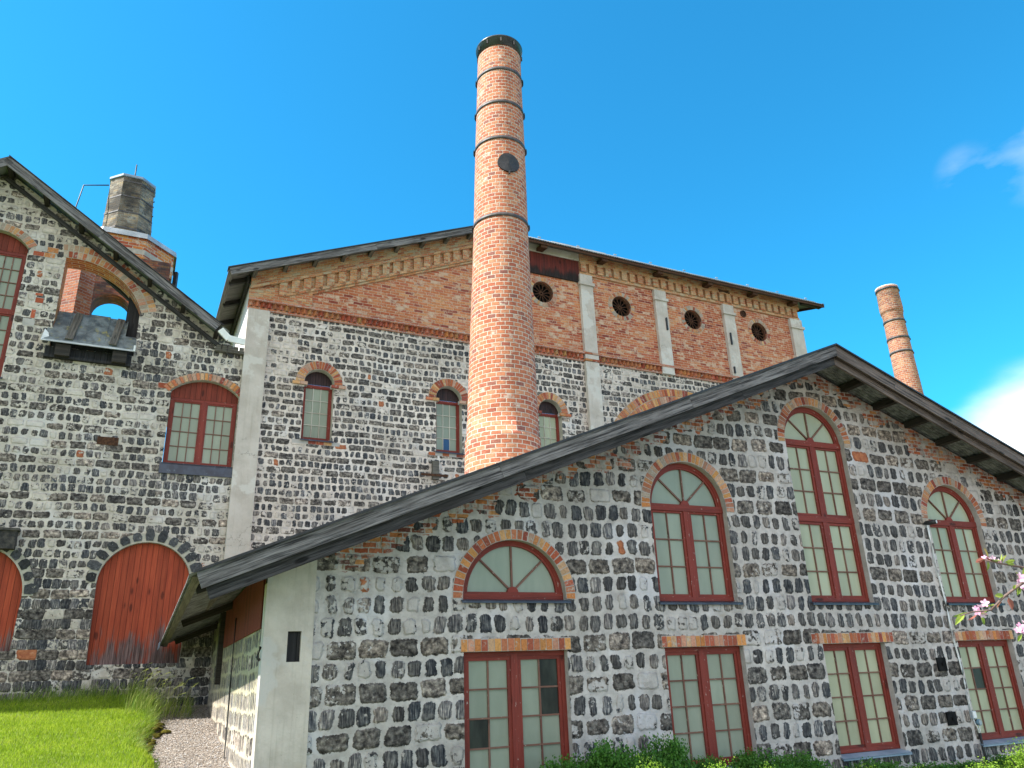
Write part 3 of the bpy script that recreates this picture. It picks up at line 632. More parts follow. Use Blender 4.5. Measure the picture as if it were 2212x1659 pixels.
# side walls and back
m = MB(); m.face([SA.W(.2, -1, 0), SA.W(8.9, -1, 0), SA.W(8.9, 2.98, 0), SA.W(.2, 2.98, 0)], [(.2, -1), (8.9, -1), (8.9, 2.98), (.2, 2.98)])
m.build('wall', 'slag_side', bA)
SR_ = Side(FA, UR, 1)
m = MB(); m.face([SR_.W(0, -1.6, 0), SR_.W(8.9, -1.6, 0), SR_.W(8.9, 3.2, 0), SR_.W(0, 3.2, 0)], [(0, -1.6), (8.9, -1.6), (8.9, 3.2), (0, 3.2)]); m.build('wall', 'slag_side', bA)
m = MB(); m.box(SA, .22, 5.7, 2.24, 2.96, .003, .028); m.build('board_panel', 'red_board_side', bA)
m = MB(); m.box(SA, 5.96, 6.22, 1.62, 2.9, .003, .09); m.build('timber_post', 'dark_wood', bA)
m = MB(); m.tube([SA.W(3.45, 2.6, .04), SA.W(3.5, 1.6, .035), SA.W(3.4, .9, .035), SA.W(3.45, .1, .04)], .012, 6); m.build('side_cable', 'iron', bA)
m = MB(); m.box(SA, -.012, .075, .9, 1.9, .012, .024) if False else m.tube([SA.W(.08, 2.02, .02), SA.W(.08, 1.9, .05), SA.W(.08, 1.86, .02)], .02, 6); m.build('wall_hook', 'iron', bA)
# roof
def rA(side):
    if side < 0: return lambda b, e=0: FA.W(-.93-.16*max(b, 0)/9-e, ZAP-SL*(UAP+.93)-.30*max(b, 0)/9, -b), lambda b: FA.W(UAP, ZAP, -b)
    return lambda b, e=0: FA.W(UR+.93, ZAP-SR*(UR+.93-UAP), -b), lambda b: FA.W(UAP, ZAP, -b)
roofA = None
for sd in (-1, 1):
    e_, r_ = rA(sd)
    q = sheet(e_, r_, -.80, 9.0, .076, .011)
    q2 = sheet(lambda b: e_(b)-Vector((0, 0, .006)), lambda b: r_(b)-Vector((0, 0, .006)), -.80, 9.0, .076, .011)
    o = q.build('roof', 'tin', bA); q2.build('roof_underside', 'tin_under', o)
# verge boards in two tiers, boards butted with fine gaps
perp = lambda u: 1
def verge(fr, ua, za, ub, zb, parent, cuts, w0, w1, top, hgt, mat, name='verge_board', flatend=True):
    """boards below the line a->b, from `top` under it, `hgt` deep"""
    sl = (zb-za)/(ub-ua); nrm = 1/math.sqrt(1+sl*sl); nx, nz = -sl*nrm, nrm
    us = [ua]+list(cuts)+[ub]
    for i in range(len(us)-1):
        a, b = us[i], us[i+1]; g = .004 if i else 0
        P = lambda u, d, w: fr.W(u - (nx*d if not (u in (ua, ub) and abs(u-UAP) < .01) else 0), za+sl*(u-ua)-(nz*d if not (u in (ua, ub) and abs(u-UAP) < .01) else d/nz), w)
        q = MB(); a2 = a+g; L = (b-a2)/nrm; r = random.uniform(0, 20)
        A, B, C, D = P(a2, top+hgt, w1), P(b, top+hgt, w1), P(b, top, w1), P(a2, top, w1)
        q.face([A, B, C, D], [(r, 0), (r+L, 0), (r+L, hgt), (r, hgt)])
        A2, B2, C2, D2 = P(a2, top+hgt, w0), P(b, top+hgt, w0), P(b, top, w0), P(a2, top, w0)
        for s1, s2, t1, t2 in ((A, B, A2, B2), (B, C, B2, C2), (C, D, C2, D2), (D, A, D2, A2)): q.face([s2, s1, t1, t2], [(r+L, 0), (r, 0), (r, w1-w0), (r+L, w1-w0)])
        q.face([B2, A2, D2, C2], [(r+L, 0), (r, 0), (r, hgt), (r+L, hgt)])
        q.build(name, mat, parent)
zt = lambda u: ztopA(u)
verge(FA, -.86, zt(-.86)+.012, UAP, ZAP+.012, bA, (2.75, 6.02), .785, .82, .0, .195, 'verge')
verge(FA, UAP+.003, ZAP+.012, UR+.9, zt(UR+.9)+.012, bA, (10.75, 15.2), .785, .82, .0, .215, 'verge_brown')
verge(FA, -.80, zt(-.80)-.02, UAP, ZAP-.02, bA, (3.1, 7.1), .70, .735, .10, .205, 'verge_dark')
verge(FA, UAP+.003, ZAP-.02, UR+.9, zt(UR+.9)-.02, bA, (12.3, 16.2), .70, .735, .10, .205, 'verge_brown')
for (ua, za, ub, zb) in ((-.88, zt(-.88)+.03, UAP, ZAP+.03), (UAP, ZAP+.03, UR+.9, zt(UR+.9)+.03)):
    q = MB(); A_, B_ = (ua, za), (ub, zb)
    q.quadbox(FA.W(ua, za, .855), FA.W(ub, zb, .855), FA.W(ub, zb, .60), FA.W(ua, za, .60), Vector((0, 0, .008)))
    q.quadbox(FA.W(ua, za-.03, .855), FA.W(ub, zb-.03, .855), FA.W(ub, zb, .8551), FA.W(ua, za, .8551), FA.n*-.004)
    q.build('verge_flashing', 'iron', bA)
# purlins that carry the overhang, rafters under the side eave
for u in (9.55, 10.32, 11.08, 11.84, 12.62, 13.4, 14.2, 15.0, 15.8, 16.6, 17.4, 18.2, 9.0, 8.1, 7.2, 6.3, 5.4, 4.5, 3.6, 2.7, 1.8, .9, .15):
    z = zt(u)-.085; q = MB(); q.beam(FA.W(u, z, -.5), FA.W(u, z, .69), .13, .12); q.build('purlin', 'dark_wood', bA)
for b in (.35, 4.5, 8.2):
    q = MB(); q.beam(FA.W(-.80, zt(-.80)-.075-.028*b, -b), FA.W(.6, zt(.6)-.09-.028*b, -b), .09, .11); q.build('rafter', 'dark_wood', bA)
q = MB(); q.beam(FA.W(-.84, zt(-.84)-.035, .74), FA.W(-.98, zt(-.93)-.30, -8.9), .10, .022, up=Vector((0, 0, 1))); q.build('eave_batten', 'grey_wood', bA)
q = MB(); q.beam(FA.W(-.45, zt(-.45)-.032, .74), FA.W(-.50, zt(-.45)-.19, -8.9), .14, .02); q.build('eave_batten', 'grey_wood', bA)
q = MB(); q.quadbox(FA.W(-1.10, zt(-.93)-.38, -8.8), FA.W(-1.08, zt(-.93)-.36, -8.3), FA.W(-1.08, zt(-.93)-.24, -8.3), FA.W(-1.10, zt(-.93)-.26, -8.8), FA.d*.01); q.build('gutter_end', 'bluezinc', bA)
# windows
gm = ['glass', 'glass', 'glass_green', 'glass_green']
dk = 'dark unpainted pane'
sp1 = [(0, 1, 1, 0, 'glass_dark', dk), (0, 1, 1, 1, 'glass_dark', dk), (0, 0, 0, 2, 'glass_dark', dk)]
labs = ['red framed window with three dark panes', None, None, 'red framed window with one clear pane']
for i, (a, b) in enumerate(lowW):
    o = window(FA, bA, a, b, SILL, HEAD, None, [(SILL, HEAD, 4)], 2, -.10, gm[i], sillcol='bluezinc', special=sp1 if i == 0 else ([(0, 0, 1, 1, 'glass_dark', 'clear pane')] if i == 3 else ()), label=labs[i])  # blue sill colour stands in for the sky reflected on top
    if False: pass
    flat_bricks(FA, a-.04-(.18 if i == 2 else 0), b+.04+(.17 if i == 2 else .02), HEAD+.002, HEAD+.165, [17, 18, 22, 17][i], bA, ORANGES if i < 2 else REDS+ORANGES)
for i, (a, b, s_, h_) in enumerate(upW):
    rows = [None, [(2.57, 4.03, 3)], [(3.97, 5.36, 3), (2.57, 3.97, 3)], [(2.57, 4.05, 3)]][i] or []
    window(FA, bA, a, b, s_, h_, 'round', rows, 2, -.10, gm[i], sillh=.03, sillout=.05)
    r = (b-a)/2
    voussoirs(FA, (a+b)/2, h_-(.03 if i == 0 else .0), r+.004, r+.155+(.015 if i else 0), -2 if i == 0 else -4, 182 if i == 0 else 184, [31, 34, 32, 32][i], bA, [ORANGES+REDS, ORANGES+PALES, PALES+REDS, PALES+REDS][i], bed='bed_grey')

# wall fittings beside the right-hand windows: separate things
m = MB(); m.tube([FA.W(11.74, 3.985, .03), FA.W(11.80, 3.985, .20)], .042, 14); lamp = m.build('wall_lamp', 'iron'); tag(lamp, 'small black cylindrical spotlight on the stone wall beside the rightmost arched window', 'lamp')
m = MB(); m.tube([FA.W(11.8001, 3.985, .2001), FA.W(11.802, 3.985, .206)], .03, 14); m.build('lens', 'lens', lamp)
m = MB(); m.tube([FA.W(11.73, 3.985, -.02), FA.W(11.74, 3.985, .05)], .03, 10); m.build('bracket', 'iron', lamp)
m = MB(); pts = [FA.W(11.745, 3.97, .045)]
for k in range(1, 15):
    z = 3.97-(3.97-.74)*k/14; pts.append(FA.W(11.745+.07*(k/14)+.012*math.sin(k*1.3), z, .026))
m.tube(pts, .015, 8); tag(m.build('cable', 'cable'), 'thin white cable running down the stone wall from the spotlight', 'cable')
bx = MB(); bx.box(FA, 11.785, 11.885, .63, .75, .002, .055); o = bx.build('junction_box', 'plastic'); tag(o, 'small pale grey square junction box at the foot of the white cable', 'junction box')
q = MB(); q.box(FA, 11.795, 11.875, .64, .74, .0551, .065); q.build('lid', 'cable', o)
bx = MB(); bx.tube([FA.W(11.925, .565, .0), FA.W(11.925, .565, .06)], .05, 16); o = bx.build('junction_box', 'blueplastic'); tag(o, 'round blue grey socket just below the square junction box', 'junction box')
q = MB(); q.tube([FA.W(11.925, .565, .0601), FA.W(11.925, .565, .07)], .038, 16); q.build('lid', 'plastic', o)
m = MB(); m.tube([FA.W(11.82, .64, .03), FA.W(11.83, .56, .03), FA.W(11.88, .46, .03), FA.W(11.89, .38, .03)], .008, 6); m.tube([FA.W(11.93, .53, .03), FA.W(11.92, .45, .03), FA.W(11.90, .38, .03)], .008, 6)
tag(m.build('cable', 'cable'), 'short forked pale cable between the junction boxes and the dark conduit', 'cable')
m = MB(); m.tube([FA.W(11.895, .40, .03), FA.W(11.90, .1, .03), FA.W(11.90, -.9, .035)], .022, 10); tag(m.build('conduit', 'iron'), 'dark conduit pipe below the junction boxes disappearing behind the shrubs', 'pipe')
for (a, b, c, d, lb) in ((11.25, 11.46, 1.41, 1.63, 'black iron wall plate between two ground windows, the upper of two'), (11.20, 11.42, .55, .76, 'black iron wall plate left of the junction boxes, the lower of two')):
    m = MB(); m.box(FA, a, b, c, d, .001, .03); m.box(FA, (a+b)/2-.018, (a+b)/2+.018, (c+d)/2-.02, (c+d)/2+.02, .0301, .06); tag(m.build('anchor_plate', 'black_matt'), lb, 'wall plate', 'iron wall plates')

# ================================================================== LARGE HALL BEHIND
bB = thing('stone_building', 'large tall hall behind, slag stone below and orange brick above with round iron windows', 'building', FB.W(11, 0, 0))
UB0, UB1 = 1.85, 21.62
ztL = lambda u: 11.52+.42*(u-1.30)
hipu = lambda b: 1.30+(3.08+.30*b)/.42
bw = [(3.395, 4.165), (7.015, 7.785), (10.24, 11.01)]
SPR, SLB = 8.90, 7.39
hb = []
for a, b in bw: hb.append([(a, SLB-.06), (b, SLB-.06)]+arch_pts((a+b)/2, SPR, (b-a)/2, 0, 180, 16))
m = MB(); m.poly(FB, [(UB0, 0), (UB1, 0), (UB1, 10.72), (UB0, 10.72)], hb); m.build('wall', 'slag_b', bB)
for h in hb: m = MB(); m.rim(FB, h, -.4, 0); m.build('window_reveal', 'bed', bB)
rw = [(10.60, 12.90), (13.56, 12.94), (16.52, 12.97), (19.53, 13.0)]
hr = [arch_pts(u, v, .37, 0, 360, 28)[:-1] for u, v in rw]
hr.append(arch_pts(18.88, 13.61, .12, 0, 360, 12)[:-1])
uh = hipu(0)
m = MB(); m.poly(FB, [(UB0, 11.0), (UB1, 11.0), (UB1, 14.55), (uh, 14.55), (UB0, ztL(UB0)-.06)], hr); m.build('upper_wall', 'brick_hall', bB)
for h in hr: m = MB(); m.rim(FB, h, -.3, 0); m.build('round_reveal', 'brick_dark', bB)
SB = Side(FB, UB0)
m = MB(); m.face([SB.W(0, 0, 0), SB.W(11, 0, 0), SB.W(11, ztL(UB0)-.05, 0), SB.W(0, ztL(UB0)-.05, 0)], [(0, 0), (11, 0), (11, 11.6), (0, 11.6)]); m.build('side_wall', 'white_wall', bB)
SB2 = Side(FB, UB1, 1)
m = MB(); m.face([SB2.W(0, 0, 0), SB2.W(11, 0, 0), SB2.W(11, 16.8, 0), SB2.W(0, 14.5, 0)], [(0, 0), (11, 0), (11, 16.8), (0, 14.5)]); m.build('side_wall', 'brick_hall', bB)
# windows
for i, (a, b) in enumerate(bw):
    bars = 'pale_bars'
    o = window(FB, bB, a, b, SLB, SPR, 'board', [(SLB, SPR, 4)], 3, -.20, ['glass', 'glass', 'glass_green'][i], bars, special=[(0, 0, 1, 3, 'glass_blue', 'blue pane')] if i == 1 else (), leaves=1, fw=.06, case=.028, sillh=.05, sillout=.06, barw=.009)
    q = MB(); q.poly(FB, [(a, SPR), (b, SPR)]+arch_pts((a+b)/2, SPR, (b-a)/2, 0, 180, 16)[1:-1], (), -.19); q.build('boarded_arch', 'tar_board', o)
    r = (b-a)/2
    voussoirs(FB, (a+b)/2, SPR, r+.003, r+.23, 0, 180, 21, bB, REDS, w1=.02)
    for uu in (a-.23, b+.0):
        flat_bricks(FB, uu-.08, uu+.31, SPR-.10, SPR-.01, 2, bB, REDS, w0=-.1, w1=.06, name='impost')
    flat_bricks(FB, a-.22, b+.22, SLB-.16, SLB-.062, 6, bB, REDS, w1=.008, name='brick_sill')
# round windows with iron rosettes
for (u, v) in rw:
    q = MB(); n = 28
    arcband(q, FB, arch_pts(u, v, .345, 0, 360, 28), .025, -.14, -.10)
    for k in range(12):
        t = 360*k/12+15; c, s_ = math.cos(rad(t)), math.sin(rad(t)); strip(q, FB, (u+.05*c, v+.05*s_), (u+.27*c, v+.27*s_), .010, -.135, -.11)
        t2 = t+15; arcband(q, FB, arch_pts(u+.27*math.cos(rad(t2)), v+.27*math.sin(rad(t2)), .062, t2-100, t2+100, 6), .009, -.135, -.11)
    arcband(q, FB, arch_pts(u, v, .05, 0, 360, 12), .014, -.14, -.10)
    o = q.build('round_window', 'rust', bB)
    q = MB(); q.poly(FB, arch_pts(u, v, .375, 0, 360, 28)[:-1], (), -.20); q.build('dark_opening', 'void', o)
    voussoirs(FB, u, v, .372, .52, 0, 360, 30, bB, REDS+PALES, w1=.016, name='brick_ring')
q = MB(); arcband(q, FB, arch_pts(18.88, 13.61, .12, 0, 360, 16), .02, -.05, .03); arcband(q, FB, arch_pts(18.88, 13.61, .05, 0, 360, 12), .02, -.05, .01); o = q.build('round_vent', 'rust', bB)
q = MB(); q.poly(FB, arch_pts(18.88, 13.61, .13, 0, 360, 16)[:-1], (), -.06); q.build('dark_opening', 'void', o)
# blind arch of two brick rings
voussoirs(FB, 15.55, 6.95, 2.75, 3.28, 20, 160, 74, bB, REDS+ORANGES[:2]+[(.46, .20, .13)], w1=.02, rows=2, name='relieving_arch')
# string course: two projecting brick courses with a saw-tooth course between
def string(u0, u1, parent):
    q = MB(); q.box(FB, u0, u1, 10.70, 10.775, -.02, .045); q.box(FB, u0, u1, 10.93, 11.005, -.02, .13)
    q.box(FB, u0, u1, 10.775, 10.93, -.05, .012)
    o = q.build('string_course', 'brick_red', parent)
    q = MB(); n = int((u1-u0)/.15)
    for i in range(n):
        u = u0+(i+.5)*(u1-u0)/n; q.col = tuple(z*random.uniform(.8, 1.1) for z in random.choice(REDS[:4])); h = .066
        a, b, c = FB.W(u-h, 10.776, .012), FB.W(u, 10.776, .115), FB.W(u+h, 10.776, .012); d = Vector((0, 0, .153))
        q.face([a, b, b+d, a+d]); q.face([b, c, c+d, b+d])
    q.build('saw_tooth_bricks', 'loose', o)
string(UB0-.02, 11.92, bB); string(12.43, UB1+.02, bB)
flat_bricks(FB, 11.92, 12.43, 10.93, 11.005, 2, bB, REDS, w0=-.02, w1=.15, name='string_brick'); flat_bricks(FB, 11.92, 12.43, 10.70, 10.775, 2, bB, REDS, w0=-.02, w1=.15, name='string_brick')
# verge cornice on the left: sloping bands and upright dentils
def slope_band(q, d0, d1, u0, u1, w1, w0=-.02):
    P = lambda u, d, w: FB.W(u, ztL(u)-d, w)
    q.face([P(u0, d1, w1), P(u1, d1, w1), P(u1, d0, w1), P(u0, d0, w1)], [(u0, -d1), (u1, -d1), (u1, -d0), (u0, -d0)])
    q.face([P(u1, d1, w1), P(u0, d1, w1), P(u0, d1, w0), P(u1, d1, w0)], [(u1, 0), (u0, 0), (u0, .1), (u1, .1)])
    q.face([P(u0, d0, w1), P(u1, d0, w1), P(u1, d0, w0), P(u0, d0, w0)], [(u0, 0), (u1, 0), (u1, .1), (u0, .1)])
q = MB(); ue = uh+.3
slope_band(q, .02, .42, UB0, ue, .10); slope_band(q, .42, .50, UB0, ue, .135)
u_ = UB0+.45
slope_band(q, .845, .93, UB0+.85, ue, .095); slope_band(q, .93, 1.0, UB0+1.05, ue, .05)
q.face([FB.W(UB0-.03, 11.0, .06), FB.W(UB0+1.6, 11.0, .06), FB.W(UB0+1.6, ztL(UB0+1.6)-.86, .06), FB.W(UB0-.03, ztL(UB0)-.45, .06)], [(UB0, 11.), (UB0+1.6, 11.), (UB0+1.6, 11.6), (UB0, 11.35)])
slope_band(q, .50, .845, UB0+.6, ue, .02)
o = q.build('verge_cornice', 'brick_cornice', bB)
q = MB(); k = 0; u = UB0+.72
while u < ue:
    q.box(FB, u, u+.20, ztL(u)-.86, ztL(u+.16)-.44, -.02, .095, 'b'); u += .31
q.build('dentils', 'brick_cornice', o)
# frieze under the right-hand eave
q = MB(); q.box(FB, 11.98, UB1+.02, 14.22, 14.56, -.02, .11); q.box(FB, 11.98, UB1+.02, 13.80, 13.90, -.02, .055); q.box(FB, 11.98, UB1+.02, 13.901, 14.219, -.02, .012)
o = q.build('frieze', 'brick_cornice', bB); q = MB(); n = 30
for i in range(n):
    u = 12.0+i*(UB1-12.0)/n; q.box(FB, u+.02, u+.225, 13.90, 14.22, -.02, .10, 'b')
q.build('dentils', 'brick_cornice', o)
# pilasters
def pil(u0, u1, v0, v1, cap=True, w=.12):
    q = MB(); q.box(FB, u0, u1, v0, v1, -.02, w, 'b'); o = q.build('pilaster', 'plaster_grey', bB)
    if cap: q = MB(); q.box(FB, u0-.05, u1+.05, v1-.40, v1-.30, w-.05, w+.05); q.build('pilaster_cap', 'plaster_grey', o)
pil(UB0-.01, 2.385, 0, 10.69, False, .10)
pil(11.93, 12.42, 0, 10.69, False); pil(11.93, 12.42, 10.78, 10.925, False, .13); pil(11.94, 12.41, 11.01, 13.78)
for a, b in ((14.88, 15.36), (17.86, 18.34)): pil(a, b, 10.69, 13.78)
pil(21.08, UB1+.03, 0, 13.78)
for (a, b, c) in ((15.22, 12.3, 12.75), (17.98, 12.2, 12.65), (17.93, 11.1, 11.35)):
    q = MB(); q.box(FB, a, a+.05, b, c, .12, .17); q.build('wall_tie', 'iron', bB)
for (a, b) in ((15.3, 14.33), (18.0, 14.3)):
    q = MB(); strip(q, FB, (a-.25, b+.03), (a+.25, b-.03), .02, .115, .15); strip(q, FB, (a-.22, b-.04), (a+.22, b+.05), .02, .115, .145); q.build('wall_tie', 'rust', bB)
# red panel and plaster beam by the chimney
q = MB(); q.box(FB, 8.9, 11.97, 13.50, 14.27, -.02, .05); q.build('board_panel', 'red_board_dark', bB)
q = MB(); q.box(FB, 8.9, 11.97, 14.272, 14.56, -.02, .09); q.build('plaster_beam', 'plaster_grey', bB)
# roofs: left slope (verge in front, eave to the left) and front slope
DB = 10.5
Lw = lambda b: FB.W(1.27, ztL(1.27), -b); Lh = lambda b: FB.W(hipu(b), ztL(hipu(b)), -b)
q = sheet(Lw, Lh, -.5, DB, .08, .012); o = q.build('roof', 'tin', bB)
q = MB(); dn_ = Vector((0, 0, -.035)); q.face([Lw(-.47)+dn_, Lh(-.47)+dn_, Lh(DB)+dn_, Lw(DB)+dn_]); q.build('roof_boarding', 'grey_wood', o)
zr = lambda b: 14.60+.30*b
hb_ = lambda u: (u*0+(.42*(u-1.30)-3.08)/.30)
def Rs(u): return FB.W(u, zr(-.5), .5)
def Re(u): bb = min(DB, hb_(u)) if u < hipu(DB) else DB; return FB.W(u, zr(bb), -bb)
q = sheet(Rs, Re, hipu(-.5), 22.62, .09, .015); o = q.build('roof', 'tin', bB)
q = MB(); q.face([Rs(8.3)-Vector((0, 0, .04)), Rs(22.6)-Vector((0, 0, .04)), Re(22.6)-Vector((0, 0, .04)), FB.W(hipu(DB), zr(DB)-.04, -DB)]); q.build('roof_boarding', 'grey_wood', o)
q = MB(); q.box(FB, 8.3, 22.6, 14.33, 14.43, .46, .485); q.build('eave_board', 'rust', o)
for i in range(9):
    u = 10.3+i*1.42; b = MB(); p = Rs(u)+Vector((0, 0, .02)); b.beam(p-Vector((0, 0, .04)), p+Vector((0, 0, .07)), .05, .05); b.beam(p+Vector((0, 0, .07))-FB.d*.05, p+Vector((0, 0, .07))+FB.d*.05, .03, .03); b.build('snow_guard', 'zinc', o)
b = MB(); b.tube([Rs(9)+Vector((0, 0, .12))+FB.n*.15, Rs(22.3)+Vector((0, 0, .12))+FB.n*.15], .018, 6); b.build('snow_rail', 'zinc', o)
b = MB(); b.box(FB, 12.55, 14.9, zr(2.6)+.02, zr(2.6)+1.30, -4.2, -2.6); b.build('roof_lantern', 'zinc', o)
for u in (10.5, 12.75, 15.0, 17.15, 19.2, 21.15):
    b = MB(); b.beam(FB.W(u, 14.36, -.1), FB.W(u, 14.30, .44), .22, .11); b.build('rafter_end', 'rust', o)
for k in range(6):
    bb = -.35+k*1.9; b = MB(); b.beam(FB.W(UB1-.1, zr(bb)-.12, -bb), FB.W(22.5, zr(bb)-.12, -bb), .12, .12); b.build('rafter', 'dark_wood', o)
b = MB(); b.beam(FB.W(22.55, zr(-.48)-.05, .48), FB.W(22.55, zr(8)-.05, -8), .03, .16); b.build('verge_board', 'rust', o)
verge(FB, 1.25, ztL(1.25)+.02, hipu(-.5)+.1, ztL(hipu(-.5)+.1)+.02, bB, (5.0,), .50, .53, .0, .19, 'verge')
q = MB(); q.quadbox(FB.W(1.22, ztL(1.22)+.05, .56), FB.W(8.4, ztL(8.4)+.05, .56), FB.W(8.4, ztL(8.4)+.05, .3), FB.W(1.22, ztL(1.22)+.05, .3), Vector((0, 0, .03))); q.build('verge_flashing', 'iron', bB)
k = 0; u = 1.55
while u < 8.6:
    q = MB(); q.beam(FB.W(u+.35, ztL(u+.35)-.13, -.3), FB.W(u+.35, ztL(u+.35)-.13, .49), .10, .13); q.build('purlin', 'grey_wood', bB); u += .765
for k in range(7):
    bb = .15+k*1.35; q = MB(); q.beam(FB.W(1.33, ztL(1.33)-.11, -bb), FB.W(2.2, ztL(2.2)-.11, -bb), .10, .12); q.build('rafter', 'dark_wood', bB)
q = MB(); q.beam(FB.W(1.30, ztL(1.30)-.06, .49), FB.W(1.30, ztL(1.3)-.06, -10), .12, .03); q.build('eave_batten', 'grey_wood', bB)
q = MB(); q.beam(FB.W(1.78, ztL(1.78)-.2, .05), FB.W(1.78, ztL(1.78)-.2, -10), .06, .20); q.build('wall_plate', 'dark_wood', bB)
# little timber post and bar fixed in front of the hall
q = MB(); q.box(FB, 6.88, 7.06, 6.55, 7.05, .02, .12); o = q.build('timber_bracket', 'grey_wood'); tag(o, 'short grey timber fixed upright on the hall wall just left of the big chimney', 'timber bracket')
q = MB(); q.box(FB, 6.55, 7.3, 6.62, 6.68, .121, .15); q.build('cross_bar', 'rust', o)

# ================================================================== LEFT BUILDING
bC = thing('stone_building', 'left slag stone building with red arched doors and an open arched hole', 'building', FB.W(-3.8, 1, 0))
UCA, ZCA, SC_ = -3.84, 13.40, .692
ztC = lambda u: ZCA-SC_*abs(u-UCA)
FC = FB
op = [(-2.37, 9.0), (-.63, 9.0), (-.63, 10.22)]
ax, ay, bx_, by, cx_, cy = -.63, 10.22, -1.42, 11.13, -2.37, 11.30
dd = 2*(ax*(by-cy)+bx_*(cy-ay)+cx_*(ay-by)); ox = ((ax*ax+ay*ay)*(by-cy)+(bx_*bx_+by*by)*(cy-ay)+(cx_*cx_+cy*cy)*(ay-by))/dd; oy = ((ax*ax+ay*ay)*(cx_-bx_)+(bx_*bx_+by*by)*(ax-cx_)+(cx_*cx_+cy*cy)*(bx_-ax))/dd
OR = math.hypot(ax-ox, ay-oy); t0_ = math.degrees(math.atan2(ay-oy, ax-ox)); t1_ = math.degrees(math.atan2(cy-oy, cx_-ox))
op += arch_pts(ox, oy, OR, t0_, t1_, 12)[1:]
arcC, segC = seg_arc(.29, 1.83, 8.27, .33)
hW = [(.29, 6.22), (1.83, 6.22)]+arcC
arcL, segL = seg_arc(-4.55, -3.16, 11.38, .36)
hL = [(-4.55, 8.1), (-3.16, 8.1)]+arcL
def door_loop(uc, hw, z0, zs, rise): return [(uc-hw*.96, z0), (uc+hw*.96, z0)]+arch_pts(uc, zs, hw, 0, 180, 18, rise)
d1 = door_loop(.25, .93, 2.09, 3.74, .90); d2 = door_loop(-2.90, .90, 2.39, 3.46, .98)
lb = [(-7.2, 8.1), (-5.8, 8.1), (-5.8, 11.3), (-7.2, 11.3)]
m = MB(); m.poly(FC, [(-9.5, -.5), (UB0-.012, -.5), (UB0-.012, 9.38), (1.75, ztC(1.75)-.06), (UCA, ZCA-.12), (-9.5, ztC(-9.5)-.1)], [op, hW, hL, d1, d2]); m.build('wall', 'slag_c', bC)
for h in (hW, hL, d1, d2): m = MB(); m.rim(FC, h, -.4, 0); m.build('reveal', 'bed', bC)
m = MB(); m.rim(FC, op, -.55, 0); m.build('opening_reveal', 'brick_orange', bC)
m = MB(); m.rim(FC, [(-9.5, 0), (-9.5, ztC(-9.5)-.1), (UCA, ZCA-.12), (UB0, ztC(UB0)-.06)], -.56, 0, False); 
m.poly(FC, [(-9.5, 7.5), (UB0-.012, 7.5), (UB0-.012, 9.38), (UCA, ZCA-.12), (-9.5, ztC(-9.5)-.1)], [op], -.56); m.build('back_face', 'bed', bC)
# boarded doors
for (uc, hw, z0, zs, rise, lab) in ((.25, .93, 2.09, 3.74, .90, 'arched red board door with bare weathered foot'), (-2.90, .90, 2.39, 3.46, .98, 'arched red board door at the left edge')):
    q = MB(); q.poly(FC, door_loop(uc, hw*1.01, z0, zs, rise*1.01), (), -.13); q.rim(FC, door_loop(uc, hw*1.01, z0, zs, rise*1.01), -.17, -.13); o = q.build('door', 'red_board', bC); o['label'] = lab
    q = MB(); q.box(FC, uc-hw*.96, uc+hw*.96, z0-.07, z0-.005, -.2, -.02); q.build('threshold', 'dark_wood', o)
    q = MB(); arcband(q, FC, arch_pts(uc, zs, hw*1.11, 0, 180, 24, rise*1.11), .10, .0, .006); q.build('mortar_bed', 'bed', bC)
    # slag voussoirs
    q = MB(); n = 13
    for i in range(n):
        g = 180/n; e = g*random.uniform(.08, .16); ta, tb = g*i+e, g*(i+1)-e*.8; r0, r1 = 1.03+random.uniform(0, .02), 1.03+random.uniform(.17, .30)
        k_ = random.uniform(.02, .07); q.col = (k_*1., k_*1.02, k_*1.12)
        P = lambda r, t, w: FC.W(uc+hw*r*math.cos(rad(t)), zs+rise*r*math.sin(rad(t)), w)
        mid = (ta+tb)/2; ring = [(r0, ta+1), (r0, tb-1), ((r0+r1)/2, tb), (r1, tb-2), (r1+.02, mid), (r1, ta+2), ((r0+r1)/2, ta)]
        q.face([P(a, b, .02) for a, b in ring][::-1])
        for j in range(len(ring)): a, b = ring[j], ring[(j+1) % len(ring)]; q.face([P(*a, .02), P(*b, .02), P(*b, -.02), P(*a, -.02)])
    q.build('stone_arch', 'stone_v', bC)
# segment-headed windows
o = window(FC, bC, .30, 1.82, 6.47, 8.13, 'board', [(6.47, 8.13, 4)], 3, -.13, 'glass', 'red_bars', fw=.07, case=.035, sillh=.0, sillout=.05, barw=.010)
q = MB(); q.poly(FC, [(.29, 8.13), (1.83, 8.13)]+arcC, (), -.12); q.build('boarded_arch', 'red_board_side', o)
q = MB(); q.box(FC, .24, 1.84, 6.22, 6.46, -.1, .05); q.build('sill_face', 'sill', o)
c_, cy_, R_, th = segC; voussoirs(FC, c_, cy_, R_+.003, R_+.19, 90-th-1, 90+th+4, 21, bC, ORANGES+REDS+[(.09, .05, .05)], w1=.03)
flat_bricks(FC, -.02, .27, 8.28, 8.42, 1, bC, REDS[:3], w1=.01, name='brick_patch')
o = window(FC, bC, -4.54, -3.17, 8.15, 11.28, 'board', [(9.75, 11.28, 4), (8.15, 9.75, 4)], 3, -.16, 'glass', 'red_bars', fw=.07, case=.035, barw=.010)
q = MB(); q.poly(FC, [(-4.55, 11.28), (-3.16, 11.28)]+arcL, (), -.15); q.build('boarded_arch', 'red_board_side', o)
c_, cy_, R_, th = segL; voussoirs(FC, c_, cy_, R_+.003, R_+.2, 90-th-1, 90+th+1, 19, bC, PALES+REDS, w1=.012)
